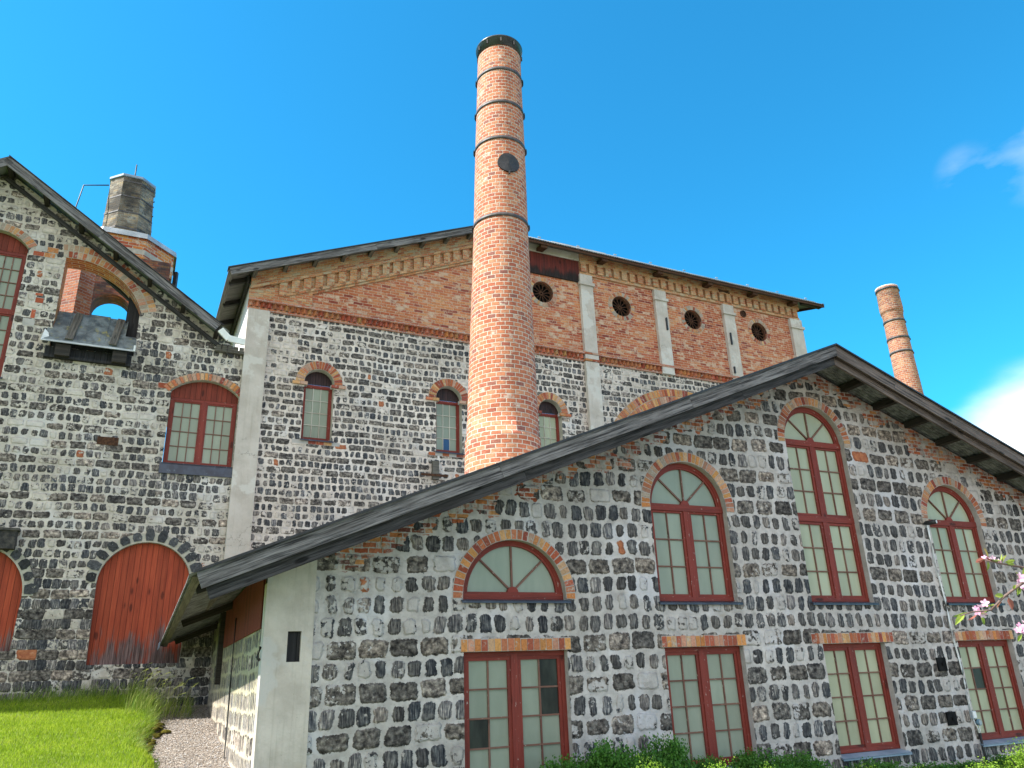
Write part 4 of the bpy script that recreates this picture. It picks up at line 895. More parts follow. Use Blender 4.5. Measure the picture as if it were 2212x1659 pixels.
flat_bricks(FC, -3.02, -2.55, 11.36, 11.50, 2, bC, REDS[:4], w1=.008, name='brick_patch'); flat_bricks(FC, -3.05, -2.6, 11.22, 11.34, 2, bC, REDS[:4], w1=.008, name='brick_patch')
for (a, b, c, d) in ((-2.98, -2.74, 9.42, 9.60), (-2.82, -2.65, 10.02, 10.16), (-2.84, -2.68, 10.2, 10.27), (-2.85, -2.76, 9.62, 9.85)):
    flat_bricks(FC, a, b, c, d, 1, bC, [(.42, .10, .05)], w1=.01, name='brick_patch')
voussoirs(FC, ox, oy, OR+.003, OR+.36, t0_-3, t1_+2, 25, bC, PALES+REDS, w0=-.5, w1=.012, rows=2)
# ledge with battens in the opening, blocks below
led = MB(); Pl = lambda u, t, h=0: FC.W(u, 9.05+1.06*t+h*.6+(.12*(1-t) if False else 0), .30-.80*t+h*.8)
for k in range(4):
    a, b = -2.47+k*.40, -2.47+(k+1)*.40-.004
    sag = [0, .0, .03, .0][k]
    led.quadbox(Pl(a, 0), Pl(b, 0), Pl(b, 1, sag), Pl(a, 1, sag), Vector((0, 0, .012)))
    led.quadbox(Pl(b-.012, 0, .002), Pl(b+.012, 0, .002), Pl(b+.012, 1, .03), Pl(b-.012, 1, .03), Vector((0, 0, .02)))
led.quadbox(Pl(-.87, 0), Pl(-.60, 0), Pl(-.62, .42), Pl(-.87, .42), Vector((0, 0, .012)))
ledo = led.build('roof_ledge', 'lead', bC)
for a in (-1.98, -1.08):
    q = MB(); q.beam(FC.W(a, 9.10, .30), FC.W(a+.06, 10.08, -.42), .16, .035, up=FC.n*-1); q.beam(FC.W(a-.0, 9.14, .27), FC.W(a+.05, 10.04, -.36), .04, .05, up=FC.n*-1); q.build('batten', 'grey_wood', ledo)
q = MB(); q.box(FC, -2.50, -.60, 8.995, 9.035, .29, .32); q.build('ledge_edge', 'zinc', ledo)
q = MB(); q.quadbox(FC.W(-2.52, 9.0, .34), FC.W(-2.30, 9.02, .30), FC.W(-2.38, 9.22, .16), FC.W(-2.50, 9.36, .12), Vector((.0, 0, .01))); q.quadbox(FC.W(-.64, 9.0, .33), FC.W(-.60, 9.0, .33), FC.W(-.60, 9.16, .30), FC.W(-.64, 9.16, .30), FC.n*-.02); q.build('flashing', 'whitemetal', ledo)
q = MB(); q.box(FC, -2.44, -.66, 8.70, 8.99, -.3, .015); q.box(FC, -2.44, -.66, 8.70, 8.76, -.2, .10); q.box(FC, -2.36, -.64, 8.991, 9.35, -.12, -.05); q.build('recess_board', 'black_board', ledo)
for a in (-2.22, -1.06): q = MB(); q.box(FC, a, a+.30, 8.72, 8.99, -.1, .24); q.build('timber_block', 'dark_wood', ledo)
q = MB(); q.box(FC, -.93, -.64, 9.0, 11.0, -.60, -.42); q.build('inner_boarding', 'black_board', bC)
q = MB(); q.beam(FC.W(-2.0, 11.75, -.75), FC.W(-.5, 10.55, -.75), .12, .22); q.build('inner_rafter', 'dark_wood', bC)
# roof of the left building
def slabroof(sgn):
    e = UCA+sgn*(5.25 if sgn > 0 else 5.8)
    ez = ztC(e)
    q = sheet(lambda b: FC.W(e, ez, -b), lambda b: FC.W(UCA, ZCA, -b), -.5, 1.15, .08, .012); o = q.build('roof', 'tin', bC)
    q = MB(); q.face([FC.W(e, ez-.03, .48), FC.W(UCA, ZCA-.03, .48), FC.W(UCA, ZCA-.03, -1.15), FC.W(e, ez-.03, -1.15)]); q.build('roof_boarding', 'tin_pale', o)
slabroof(1); slabroof(-1)
def verge2(ua, ub, cuts, w0, w1, top, hgt, mat):
    verge(FC, ua, ztC(ua)+.015, ub, ztC(ub)+.015, bC, cuts, w0, w1, top, hgt, mat)
verge2(UCA+.005, 1.20, (-1.62,), .50, .53, 0, .21, 'verge'); verge2(-9.6, UCA, (), .50, .53, 0, .21, 'verge')
verge2(UCA+.1, 1.75, (-1.9,), .02, .06, .24, .10, 'verge_dark'); 
q = MB(); q.quadbox(FC.W(UCA, ZCA+.04, .56), FC.W(1.25, ztC(1.25)+.04, .56), FC.W(1.25, ztC(1.25)+.04, .35), FC.W(UCA, ZCA+.04, .35), Vector((0, 0, .02))); q.build('verge_flashing', 'iron', bC)
u = UCA+.05
while u < 1.6:
    q = MB(); q.beam(FC.W(u, ztC(u)-.16, -.3), FC.W(u, ztC(u)-.16, .49), .10, .13); q.build('purlin', 'dark_wood', bC); u += .82
q = MB(); q.box(FC, 1.15, 1.84, 9.38, 9.46, -.4, .10); o = q.build('soffit', 'grey_wood', bC)
for k in range(5): b = MB(); b.box(FC, 1.18+k*.135, 1.18+k*.135+.11, 9.39, 9.55, .101, .115); b.build('soffit_board', 'grey_wood', o)
q = MB(); q.beam(FC.W(1.20, 9.80, .47), FC.W(1.42, 9.585, .47), .16, .06, up=FC.n); q.beam(FC.W(1.40, 9.60, .47), FC.W(1.80, 9.585, .40), .16, .06, up=FC.n); q.build('gutter', 'whitemetal', bC)
# things on the left wall
q = MB(); q.box(FC, -1.10, -.67, 6.78, 6.965, .0, .012); tag(q.build('anchor_plate', 'rust'), 'rusty rectangular iron plate on the left building wall', 'wall plate', 'iron wall plates')
q = MB(); q.box(FC, -2.62, -2.27, 4.38, 4.75, .0, .20); q.box(FC, -2.66, -2.23, 4.75, 4.80, .0, .24); tag(q.build('stone_bracket', 'asphalt'), 'dark projecting stone bracket above the left red door', 'bracket')

# ================================================================== CHIMNEYS
Lh_ = Vector((0, 0, 0)); c0 = FA.W(4.056, 0, -2.0); hv = Vector((c0.x, c0.y, 0)).normalized(); sv = Vector((hv.y, -hv.x, 0))
def lean(z): return c0 + sv*(.002+.0205*(z-5.3))
ch = thing('brick_chimney', 'tall round leaning chimney of orange brick with black hoops and a round black hatch', 'chimney', Vector((c0.x, c0.y, 4.0)))
Rz = [(3.8, .69), (5.42, .672)]
prof = [(.685, 3.8), (.672, 5.40), (.672, 5.46), (.655, 5.47)]
pr = [(5.47, .648), (7.6, .592), (9.5, .54), (11.6, .511), (13.1, .478), (14.06, .463)]
def Rch(z):
    for (a, r), (b, s_) in zip(pr, pr[1:]):
        if z <= b: return r+(s_-r)*(z-a)/(b-a)
    return pr[-1][1]
zs_ = [5.47+(14.06-5.47)*i/22 for i in range(23)]
m = MB(); m.lathe(lean, prof+[(Rch(z), z) for z in zs_], 64, uvr=.57); m.build('shaft', 'brick_chimney', ch)
for z in (13.42, 12.55, 11.64, 9.83):
    r = Rch(z); q = MB(); q.lathe(lean, [(r, z-.035), (r+.016, z-.035), (r+.016, z+.035), (r, z+.035)], 56); o = q.build('hoop', 'band', ch)
    for t in (205, 25, 115):
        tt = math.atan2(hv.y, hv.x)+rad(t-115+0) ; c = lean(z)
        for dz in (0,):
            p = Vector((c.x+(r+.022)*math.cos(tt), c.y+(r+.022)*math.sin(tt), z)); tg = Vector((-math.sin(tt), math.cos(tt), 0)); q = MB(); q.beam(p-tg*.035, p+tg*.035, .035, .055); q.beam(p-tg*.10, p+tg*.10, .018, .018); q.build('clamp', 'iron', o)
r = Rch(14.06); q = MB(); q.lathe(lean, [(r+.004, 14.05), (r+.016, 14.05), (r+.02, 14.25), (r+.04, 14.26), (r+.045, 14.285), (r-.02, 14.31), (r-.06, 14.30), (r-.10, 14.30), (r-.11, 13.0)], 56); o = q.build('cap', 'cap', ch)
q = MB(); q.lathe(lean, [(r-.115, 13.5), (.001, 13.5)], 24); q.build('flue', 'void', o)
for t in (0, 30, 65, 100, 160, 220, 280):
    tt = math.atan2(hv.y, hv.x)+math.pi+rad(t-60); c = lean(14.2); p = Vector((c.x+(r+.032)*math.cos(tt), c.y+(r+.032)*math.sin(tt), 14.17)); q = MB(); q.beam(p-Vector((0, 0, .05)), p+Vector((0, 0, .05)), .03, .03, up=hv); q.build('cap_bolt', 'band', o)
r = Rch(11.05); q = MB(); tt0 = math.atan2(-hv.y, -hv.x); c = lean(11.0)
rr_ = .205; cols_ = 20; uo = .165; pts = []
for i in range(28):
    t = 2*math.pi*i/28; uu = uo+rr_*math.cos(t)*1.0; vv = 11.02+rr_*1.04*math.sin(t); a = tt0+math.asin(max(-1, min(1, uu/(r+.02)))) ; pts.append(Vector((c.x+(r+.035)*math.cos(a), c.y+(r+.035)*math.sin(a), vv)))
cen = sum(pts, Vector())/28; cen2 = Vector((c.x, c.y, 11.02))+(cen-Vector((c.x, c.y, 11.02))).normalized()*(r+.037)
for i in range(28): q.face([cen2, pts[i], pts[(i+1) % 28]]); d_ = (cen-c); d_.z = 0; d_.normalize(); q.face([pts[i], pts[i]-d_*.06, pts[(i+1) % 28]-d_*.06, pts[(i+1) % 28]])
q.build('hatch', 'iron', ch)
q = MB(); q.beam(cen2+Vector((0, 0, -.20)), cen2+Vector((0, 0, -.27)), .03, .03, up=hv); q.build('hatch_latch', 'iron', ch)
q = MB(); q.lathe(lean, [(.675, 4.50), (.78, 4.40), (.92, 4.36)], 40); q.build('flashing', 'whitemetal', ch)
zf = FA.W(4.056, ztopA(4.056), -2.0)
q = MB(); seg = [];
for i in range(40):
    t = 2*math.pi*i/40; c = lean(5); p1 = Vector((c.x+.68*math.cos(t), c.y+.68*math.sin(t), 0)); p2 = Vector((c.x+1.05*math.cos(t), c.y+1.05*math.sin(t), 0))
    for p, up_ in ((p1, .16), (p2, .03)):
        u = p.dot(FA.d)-FA.u0; p.z = ztopA(u)+up_
    seg.append((p1, p2))
for i in range(40): a, b = seg[i], seg[(i+1) % 40]; q.face([a[0], b[0], b[1], a[1]])
q.build('roof_flashing', 'whitemetal', ch)

cf = Vector((19.21, 35.09, 0)); axf = lambda z: cf+Vector((.0, 0, 0))
ch2 = thing('brick_chimney', 'distant slender round brick chimney seen beyond the right roof slope', 'chimney', Vector((cf.x, cf.y, 0)))
m = MB(); m.lathe(axf, [(.62, 0), (.545, 13.5), (.50, 16.5), (.475, 17.75), (.50, 17.8), (.50, 17.9), (.53, 17.92), (.53, 18.05), (.545, 18.1), (.512, 19.12), (.53, 19.14), (.53, 19.28), (.40, 19.3), (.38, 18.5)], 40, uvr=.52); m.build('shaft', 'brick_far', ch2)
for z, r in ((17.40, .489), (16.46, .506), (15.72, .517), (19.16, .531)):
    q = MB(); q.lathe(axf, [(r, z-.05), (r+.02, z-.05), (r+.02, z+.05), (r, z+.05)], 40); o = q.build('hoop', 'band', ch2)
    q = MB(); q.beam(Vector((cf.x+r+.03, cf.y-.1, z)), Vector((cf.x+r+.03, cf.y+.1, z)), .08, .1); q.build('clamp', 'iron', o)
q = MB(); q.lathe(axf, [(.53, 19.28), (.54, 19.31), (.36, 19.33)], 40); q.build('rim', 'whitemetal', ch2)

co = Vector((-12.55, 21.62, 0)); co = co+Vector((0.06, 0, 0))
ho = Vector((co.x, co.y, 0)).normalized(); so = Vector((ho.y, -ho.x, 0))
ch3 = thing('octagonal_chimney', 'stout octagonal chimney of blackened brick on an orange base behind left roof', 'chimney', Vector((co.x, co.y, 8)))
def octa(q, r0, z0, r1, z1, c0, c1, rot):
    L = 0
    for i in range(8):
        a0_, a1_ = rot+i*math.pi/4, rot+(i+1)*math.pi/4; w_ = r0*2*math.sin(math.pi/8)
        p = lambda c, r, a, z: Vector((c.x+r*math.cos(a), c.y+r*math.sin(a), z))
        q.face([p(c0, r0, a0_, z0), p(c0, r0, a1_, z0), p(c1, r1, a1_, z1), p(c1, r1, a0_, z1)], [(i*w_, z0), ((i+1)*w_, z0), ((i+1)*w_-(r0-r1)*.38, z1), (i*w_+(r0-r1)*.38, z1)])
ROT = math.atan2(-ho.y, -ho.x)-math.pi/8-rad(4)
cs_ = co+so*.02
cb = co+so*.0
q = MB(); octa(q, .80, 14.9, .70, 17.30, cs_+so*.06, cs_, ROT); q.build('shaft', 'brick_grey', ch3)
for z in (17.12, 16.55, 15.95, 15.35): r = .80-.1*(z-14.9)/2.42; q = MB(); octa(q, r+.015, z-.025, r+.015, z+.025, cs_+so*.03, cs_+so*.03, ROT); q.build('hoop', 'band', ch3)
q = MB(); octa(q, .72, 17.28, .75, 17.30, cs_, cs_, ROT); octa(q, .75, 17.30, .75, 17.37, cs_, cs_, ROT); octa(q, .75, 17.37, .5, 17.42, cs_, cs_, ROT); octa(q, .5, 17.42, .001, 17.43, cs_, cs_, ROT); q.build('cap', 'bluezinc', ch3)
CB_ = co+so*.12
q = MB(); octa(q, 1.61, 14.84, .83, 15.25, CB_, cs_, ROT); octa(q, 1.64, 14.66, 1.61, 14.84, CB_, CB_, ROT); q.build('collar', 'zinc', ch3)
q = MB(); octa(q, 1.55, 13.88, 1.55, 14.80, CB_, CB_, ROT); q.build('base', 'brick_orange', ch3)
q = MB(); octa(q, 1.555, 14.12, 1.575, 14.28, CB_, CB_, ROT); q.build('band_course', 'bed', ch3)
# arched block under the chimney, open right through
bu = co.dot(FB.d); bb0 = co.dot(FB.n)-19
hole = [(-2.08, 9), (-1.04, 9), (-1.04, 12.02)]+arch_pts(-1.56, 12.02, .52, 0, 180, 14, .52)[1:]
q = MB()
for w_ in (-(bb0-1.65), -(bb0-.95)): q.poly(FB, [(bu-1.6, 8), (bu+1.50, 8), (bu+1.50, 13.88), (bu-1.6, 13.88)], [hole], w_)
q.rim(FB, hole, -(bb0-.95), -(bb0-1.65)); q.rim(FB, [(bu-1.6, 8), (bu-1.6, 13.88), (bu+1.50, 13.88), (bu+1.50, 8)], -(bb0-.95), -(bb0-1.65), False)
q.build('arched_block', 'brick_dark', ch3)
q = MB(); zz = 17.3; e = cs_-so*.70-ho*.2; q.tube([e+Vector((0, 0, 17.08)), e-so*.70+Vector((0, 0, 16.86)), e-so*.80+Vector((0, 0, 16.0)), e-so*.98+Vector((0, 0, 14.0))], .02, 6); q.build('stay_rod', 'iron', ch3)
q = MB(); q.tube([cs_+so*.0+Vector((0, 0, 17.4)), cs_+Vector((0, 0, 18.25))], .02, 6); q.build('lightning_rod', 'iron', ch3)
q = MB(); e = CB_+so*1.56; q.beam(e+Vector((0, 0, 13.6)), e+Vector((0, 0, 14.5)), .12, .12, up=hv); q.build('edge_post', 'iron', ch3)
# brick pier seen through the arched opening
pc = [(-3.6, 2.9), (-2.19, 1.55), (-1.85, 1.80), (-2.9, 3.4)]
q = MB()
for (a, b) in zip(pc, pc[1:]+pc[:1]):
    L = math.hypot(b[0]-a[0], b[1]-a[1]); r = random.uniform(0, 5)
    q.face([FB.W(a[0], 7.5, -a[1]), FB.W(b[0], 7.5, -b[1]), FB.W(b[0], 12.6, -b[1]), FB.W(a[0], 12.6, -a[1])], [(r, 7.5), (r+L, 7.5), (r+L, 12.6), (r, 12.6)])
q.face([FB.W(a, 12.6, -b) for a, b in pc])
tag(q.build('brick_pier', 'brick_red'), 'sunlit red brick pier standing behind the open arched hole of the left building', 'pier')

# ================================================================== GROUND
def gz(u, b):
    """ground height at distance u along and b behind the front wall plane"""
    if b > 0: z = .17+.115*min(b, 11)
    else: z = .17*max(0, 1+b/4)
    if u > 0: z -= .045*min(u, 14)*(1 if b <= 0 else 1)
    f = max(0, min(1, (-.95-.10*math.sin(b*1.7)-u)/.35)); f = f*f*(3-2*f); f2 = max(0, min(1, (b+.8)/2.5))
    z += .20*f*f2
    if b > 7: z += .10*min(1, (b-7)/2)*f
    z += .03*mnoise.noise(Vector((u*.6, b*.6, 0)))
    return z
def gpt(u, b, dz=0): return FA.W(u, gz(u, b)+dz, -b)
def isgrass(u, b): return u < -1.02-.10*math.sin(b*1.7)
m = MB(); s = NT('ground'); pos = s.n('ShaderNodeNewGeometry').outputs['Position']
def gridpatch(m, u0, u1, b0, b1, nu, nb, cond=lambda u, b: True, dz=0.):
    for i in range(nu):
        for j in range(nb):
            ua_, ub_ = u0+(u1-u0)*i/nu, u0+(u1-u0)*(i+1)/nu; ba, bb = b0+(b1-b0)*j/nb, b0+(b1-b0)*(j+1)/nb
            if cond((ua_+ub_)/2, (ba+bb)/2): m.face([gpt(ua_, ba, dz), gpt(ub_, ba, dz), gpt(ub_, bb, dz), gpt(ua_, bb, dz)], [(ua_, ba), (ub_, ba), (ub_, bb), (ua_, bb)], True)
gcol = s.mix(s.step(s.noise(pos, .8, 5), .35, .65), (.10, .16, .02), (.20, .25, .045)); gcol = s.mix(s.step(s.noise(pos, 30, 4), .4, .7), gcol, (.03, .05, .012)); s.bump(s.noise(pos, 40, 4), .03); MT['ground'] = s.out(gcol, .95)
s = NT('gravel'); pos = s.n('ShaderNodeNewGeometry').outputs['Position']
vo = s.n('ShaderNodeTexVoronoi', {'Vector': pos, 'Scale': 38.}); gc = s.ramp(s.n('ShaderNodeSeparateColor', {0: vo.outputs['Color']}).outputs[0], [(0, (.20, .165, .14)), (.4, (.32, .27, .23)), (.8, (.42, .37, .32)), (1, (.50, .46, .42))])
gc = s.mix(s.step(vo.outputs['Distance'], .35, .75), gc, (.10, .085, .07)); s.bump(s.m('SUBTRACT', 1, vo.outputs['Distance']), .02); MT['gravel'] = s.out(gc, .95)
gridpatch(m, -14, -3, -14, 13, 30, 60); gridpatch(m, -3, 2, -14, 13, 50, 60); gridpatch(m, 2, 26, -14, 13, 30, 40)
for (a, b, c, d) in ((-400, -14, -400, 400), (26, 400, -400, 400), (-14, 26, -400, -14), (-14, 26, 13, 400)):
    z0 = -.05; m.face([FA.W(a, z0, -c), FA.W(b, z0, -c), FA.W(b, z0, -d), FA.W(a, z0, -d)])
tag(m.build('ground', 'ground'), kind='structure', label=None, cat=None)
m = MB(); gridpatch(m, -2.0, .02, -3, 9.2, 40, 90, lambda u, b: not isgrass(u, b), .006); tag(m.build('path', 'gravel'), None, None, kind='structure')
m = MB(); gridpatch(m, .3, 26, -14, -2.6, 30, 16, dz=.006)
m.face([FA.W(.3, -.040, 14), FA.W(60, -.040, 14), FA.W(60, -.040, 70), FA.W(.3, -.040, 70)])
tag(m.build('bounce_yard', 'gravel'), None, None, kind='structure')  # unseen gravel sheet added to bounce warm light onto the facades
# pebbles, grass, shrubs ------------------------------------------------
s = NT('pebble'); a = s.n('ShaderNodeAttribute', attribute_name='Col').outputs['Color']; MT['pebble'] = s.out(a, .9)
rnd = random.Random(5)
m = MB()
for i in range(5200):
    u, b = rnd.uniform(-1.35, 0), rnd.uniform(1.5, 9.0)
    if isgrass(u, b): continue
    r = rnd.uniform(.008, .019); c = gpt(u, b, r*.5+.004); k = rnd.uniform(.55, 1.15); w = rnd.choice([(.38, .32, .27), (.44, .40, .36), (.30, .25, .21), (.34, .33, .33)]); m.col = tuple(k*x for x in w)
    ex, ey, ez = r*rnd.uniform(.8, 1.5), r*rnd.uniform(.7, 1.2), r*rnd.uniform(.5, .8); an = rnd.uniform(0, 3); X = Vector((math.cos(an)*ex, math.sin(an)*ex, 0)); Y = Vector((-math.sin(an)*ey, math.cos(an)*ey, 0)); Z = Vector((rnd.uniform(-.3, .3)*r, rnd.uniform(-.3, .3)*r, ez))
    for sx in (-1, 1):
        for sy in (-1, 1): m.face([c+X*sx, c+Y*sy, c+Z])
tag(m.build('gravel_stones', 'pebble'), 'loose pale gravel stones on the path beside the side wall', 'gravel', kind='stuff')
def leafmat(name, c0_, c1_, c2_, trans=.35, rough=.5):
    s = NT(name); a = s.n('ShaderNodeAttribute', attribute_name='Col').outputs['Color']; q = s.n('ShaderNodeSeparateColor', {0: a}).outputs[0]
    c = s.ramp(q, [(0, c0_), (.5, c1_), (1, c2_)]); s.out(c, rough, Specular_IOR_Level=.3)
    tr = s.n('ShaderNodeBsdfTranslucent', {'Color': c}); mx = s.n('ShaderNodeMixShader', {0: trans}); s.t.links.new(s.bsdf.outputs[0], mx.inputs[1]); s.t.links.new(tr.outputs[0], mx.inputs[2])
    s.t.links.new(mx.outputs[0], s.t.nodes['Material Output'].inputs['Surface']); return s.mat
MT['grass'] = leafmat('grass_blades', (.18, .29, .014), (.33, .47, .025), (.56, .58, .11), .5)
MT['tallgrass'] = leafmat('tall_grass', (.07, .15, .012), (.19, .31, .03), (.42, .44, .14), .4)
MT['shrub_shaded'] = leafmat('shaded_shrub_leaves', (.02, .07, .012), (.05, .15, .02), (.10, .26, .035), .35)  # wall-side shrubs: shade is put into the leaf colour
MT['shrub_sunlit'] = leafmat('sunlit_shrub_leaves', (.10, .22, .02), (.20, .36, .03), (.32, .48, .06), .45)  # same kind of shrub, sunlight put into the leaf colour
MT['moss'] = plain_mat('moss', (.05, .045, .008), (.16, .14, .02), 26, .95, .1, bumpd=.03)
def blade(m, p, h, w, lean_, rr):
    a = rr.uniform(0, 6.28); s_ = Vector((math.cos(a), math.sin(a), 0))*w; l = lean_
    m.face([p-s_, p+s_, p+s_*.7+l*.35+Vector((0, 0, h*.6)), p-s_*.7+l*.35+Vector((0, 0, h*.6))]); m.face([p-s_*.7+l*.35+Vector((0, 0, h*.6)), p+s_*.7+l*.35+Vector((0, 0, h*.6)), p+l+Vector((0, 0, h))])
m = MB(); n = 0
for i in range(90000):
    u, b = rnd.uniform(-7.0, -1.0), rnd.uniform(2.0, 8.75)
    if not isgrass(u+.05, b) or u < -2.2-(b-2)*.42-.9: continue
    k = rnd.random()*.7+.3*mnoise.noise(Vector((u*1.5, b*1.5, 3))); m.col = (k, k, k)
    blade(m, gpt(u, b, -.01), rnd.uniform(.035, .075), .0045, Vector((rnd.gauss(0, .02), rnd.gauss(0, .02), 0)), rnd); n += 1
print('grass', n)
tag(m.build('lawn_grass', 'grass'), 'bright green short mown grass of the sunlit lawn', 'grass', kind='stuff')
m = MB()
def tall(u, b, h, sc=1.):
    k = rnd.random(); m.col = (k, k, k); l = Vector((rnd.gauss(.08, .09), rnd.gauss(0, .08), 0))*sc; p = gpt(u, b, -.02); blade(m, p, h, .0042, l, rnd)
for i in range(7000):                                                # uncut grass along the foot of the left wall
    b = rnd.uniform(8.0, 9.4); u = rnd.uniform(-7, -1.0); 
    if FA.W(u, 0, -b).dot(FB.n) > 18.98: continue
    dens = (b-7.9)/1.0
    if rnd.random() > dens: continue
    tall(u, b, rnd.uniform(.10, .36)*min(1, dens+.2))
for i in range(1500):                                                # and along the edge of the path
    b = rnd.uniform(3.5, 8.6); e = -1.10-.10*math.sin(b*1.7); u = e-abs(rnd.gauss(0, .16)); tall(u, b, rnd.uniform(.06, .13+.22*max(0, (b-6)/3)))
for i in range(260):
    b = rnd.uniform(6.8, 8.4); u = rnd.uniform(-1.55, -1.0); tall(u, b, rnd.uniform(.25, .52), 2.6)
for i in range(220):
    b = rnd.uniform(7.6, 8.6); u = rnd.uniform(-1.0, -.35); tall(u, b, rnd.uniform(.12, .5), 1.5)
for i in range(45):                                                  # seed heads
    b = rnd.uniform(6.5, 8.5); u = rnd.uniform(-1.6, -.5); p = gpt(u, b); h = rnd.uniform(.5, .8); l = Vector((rnd.uniform(.05, .3), rnd.uniform(-.1, .1), 0)); m.col = (.9, .9, .9)
    m.tube([p, p+l*.3+Vector((0, 0, h*.6)), p+l*.8+Vector((0, 0, h*.95)), p+l*1.25+Vector((0, 0, h))], .003, 3, False, [.002, .002, .002, .007])
tag(m.build('tall_grass', 'tallgrass'), 'long uncut grass with seed heads along the wall foot and path edge', 'grass', kind='stuff')
m = MB()
for i in range(26):
    b = rnd.uniform(4.3, 6.6); u = -1.0-.10*math.sin(b*1.7)+rnd.gauss(0, .06); c = gpt(u, b, .02); r = rnd.uniform(.03, .09)
    for k in range(4):
        for j in range(8):
            P = lambda k_, j_: c+Vector((math.cos(j_*.785)*r*math.cos(k_*.39)*(1+.3*math.sin(j_*5+i)), math.sin(j_*.785)*r*math.cos(k_*.39)*1.3, r*.6*math.sin(k_*.39)))
            m.face([P(k, j), P(k, j+1), P(k+1, j+1), P(k+1, j)], None, True)
tag(m.build('moss_clumps', 'moss'), 'brownish moss clumps on the bank between lawn and gravel path', 'moss', kind='stuff')

def shrub_mesh(name, mat, R, H, nl, seed, leaf=.022, spiky=.3):
    rr = random.Random(seed); m = MB(); st = MB()
    stems = []
    for k in range(34):
        a = rr.uniform(0, 6.28); q = math.sqrt(rr.random())*R*.95; top = Vector((q*math.cos(a), q*math.sin(a), H*(1-.45*(q/R)**2)*rr.uniform(.75, 1.12))); stems.append(top)
        st.tube([Vector((q*.25*math.cos(a), q*.25*math.sin(a), 0)), top*.6+Vector((0, 0, .05)), top], .006, 4, False, [.008, .005, .002])
    for i in range(nl):
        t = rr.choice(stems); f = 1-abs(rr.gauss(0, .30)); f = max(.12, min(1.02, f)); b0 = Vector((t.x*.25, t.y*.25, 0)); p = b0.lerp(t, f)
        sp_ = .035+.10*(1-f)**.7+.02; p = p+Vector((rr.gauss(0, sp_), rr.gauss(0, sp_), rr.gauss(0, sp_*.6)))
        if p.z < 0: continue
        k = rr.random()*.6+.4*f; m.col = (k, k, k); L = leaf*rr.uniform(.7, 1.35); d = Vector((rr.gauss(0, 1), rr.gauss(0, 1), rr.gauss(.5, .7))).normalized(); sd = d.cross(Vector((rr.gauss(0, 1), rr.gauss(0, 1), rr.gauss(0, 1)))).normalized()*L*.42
        m.face([p, p+d*L*.5+sd, p+d*L, p+d*L*.5-sd])
    return m, st
def shrub(name, mat, R, H, nl, seed, loc, label, group, leaf=.022):
    t = thing(name, label, 'shrub', Vector((0, 0, 0)), group); m, st = shrub_mesh(name, mat, R, H, nl, seed, leaf)
    m.build('foliage', mat, t); st.build('stems', 'dark_wood', t); t.location = loc; return t
def cloneshrub(t, loc, sc, rz, label):
    r = t.copy(); COL.objects.link(r); r.location = loc; r.scale = sc; r.rotation_euler = (0, 0, rz); r['label'] = label
    for c in t.children: k = c.copy(); COL.objects.link(k); k.parent = r
    return r
def gfit(u, w, z): return FA.W(u, z, w)
GD = 'dark green shrubs at the foot of the front wall'; GL = 'sun-painted shrubs in front of the dark ones'
dark = [(4.30, .50, .70, .50), (5.12, .50, .71, .42), (5.85, .42, .42, .45), (6.75, .50, .45, .50), (7.5, .50, .38, .42), (8.85, .5, .20, .5), (9.9, .5, .08, .5), (10.9, .5, .03, .5), (12.0, .5, .06, .5), (3.7, .45, .56, .42)]
names = ['below the left half between the first two ground windows', 'just left of the second ground window', 'under the left leaf of the second ground window', 'under the right leaf of the second ground window',
         'just right of the second ground window', 'left of the third ground window sill', 'under the third ground window', 'just right of the third ground window sill', 'at the foot of the dark conduit pipe', 'at the lower right corner of the first ground window']
sd_ = None
for i, ((u, w, top, R), nm) in enumerate(zip(dark, names)):
    g = gz(u, -w)-.02; H = top-g; p = FA.W(u, g, w); lab = 'shrub in shade-painted dark green '+nm
    if sd_ is None: sd_ = shrub('shrub', 'shrub_shaded', .5, .6, 9500, 3, p, lab, GD, .03); sd_.scale = (R/.5, R/.5, H/.6)
    else: cloneshrub(sd_, p, (R/.5, R/.5, max(.3, H)/.6), i*1.3, lab)
light = [(4.12, 1.7, .60, .24), (5.15, 1.7, .50, .30), (5.8, 1.7, .42, .2), (7.5, 1.7, .28, .26), (8.4, 1.6, .20, .22), (9.9, 1.5, .18, .40), (10.85, 1.5, .36, .32)]
lnames = ['furthest left, in front of the second ground window', 'in front of the second ground window', 'small one right of the second ground window', 'left of the third ground window', 'small one below the third ground window', 'between the third and fourth ground windows', 'in the lower right corner of the picture']
sl_ = None
for i, ((u, w, top, R), nm) in enumerate(zip(light, lnames)):
    g = gz(u, -w)-.02; H = top-g; p = FA.W(u, g, w); lab = 'shrub in sun-painted yellow green '+nm
    if sl_ is None: sl_ = shrub('shrub', 'shrub_sunlit', .35, .7, 3600, 8, p, lab, GL, .024); sl_.scale = (R/.35, R/.35, H/.7)
    else: cloneshrub(sl_, p, (R/.35, R/.35, max(.3, H)/.7), i*2.1, lab)

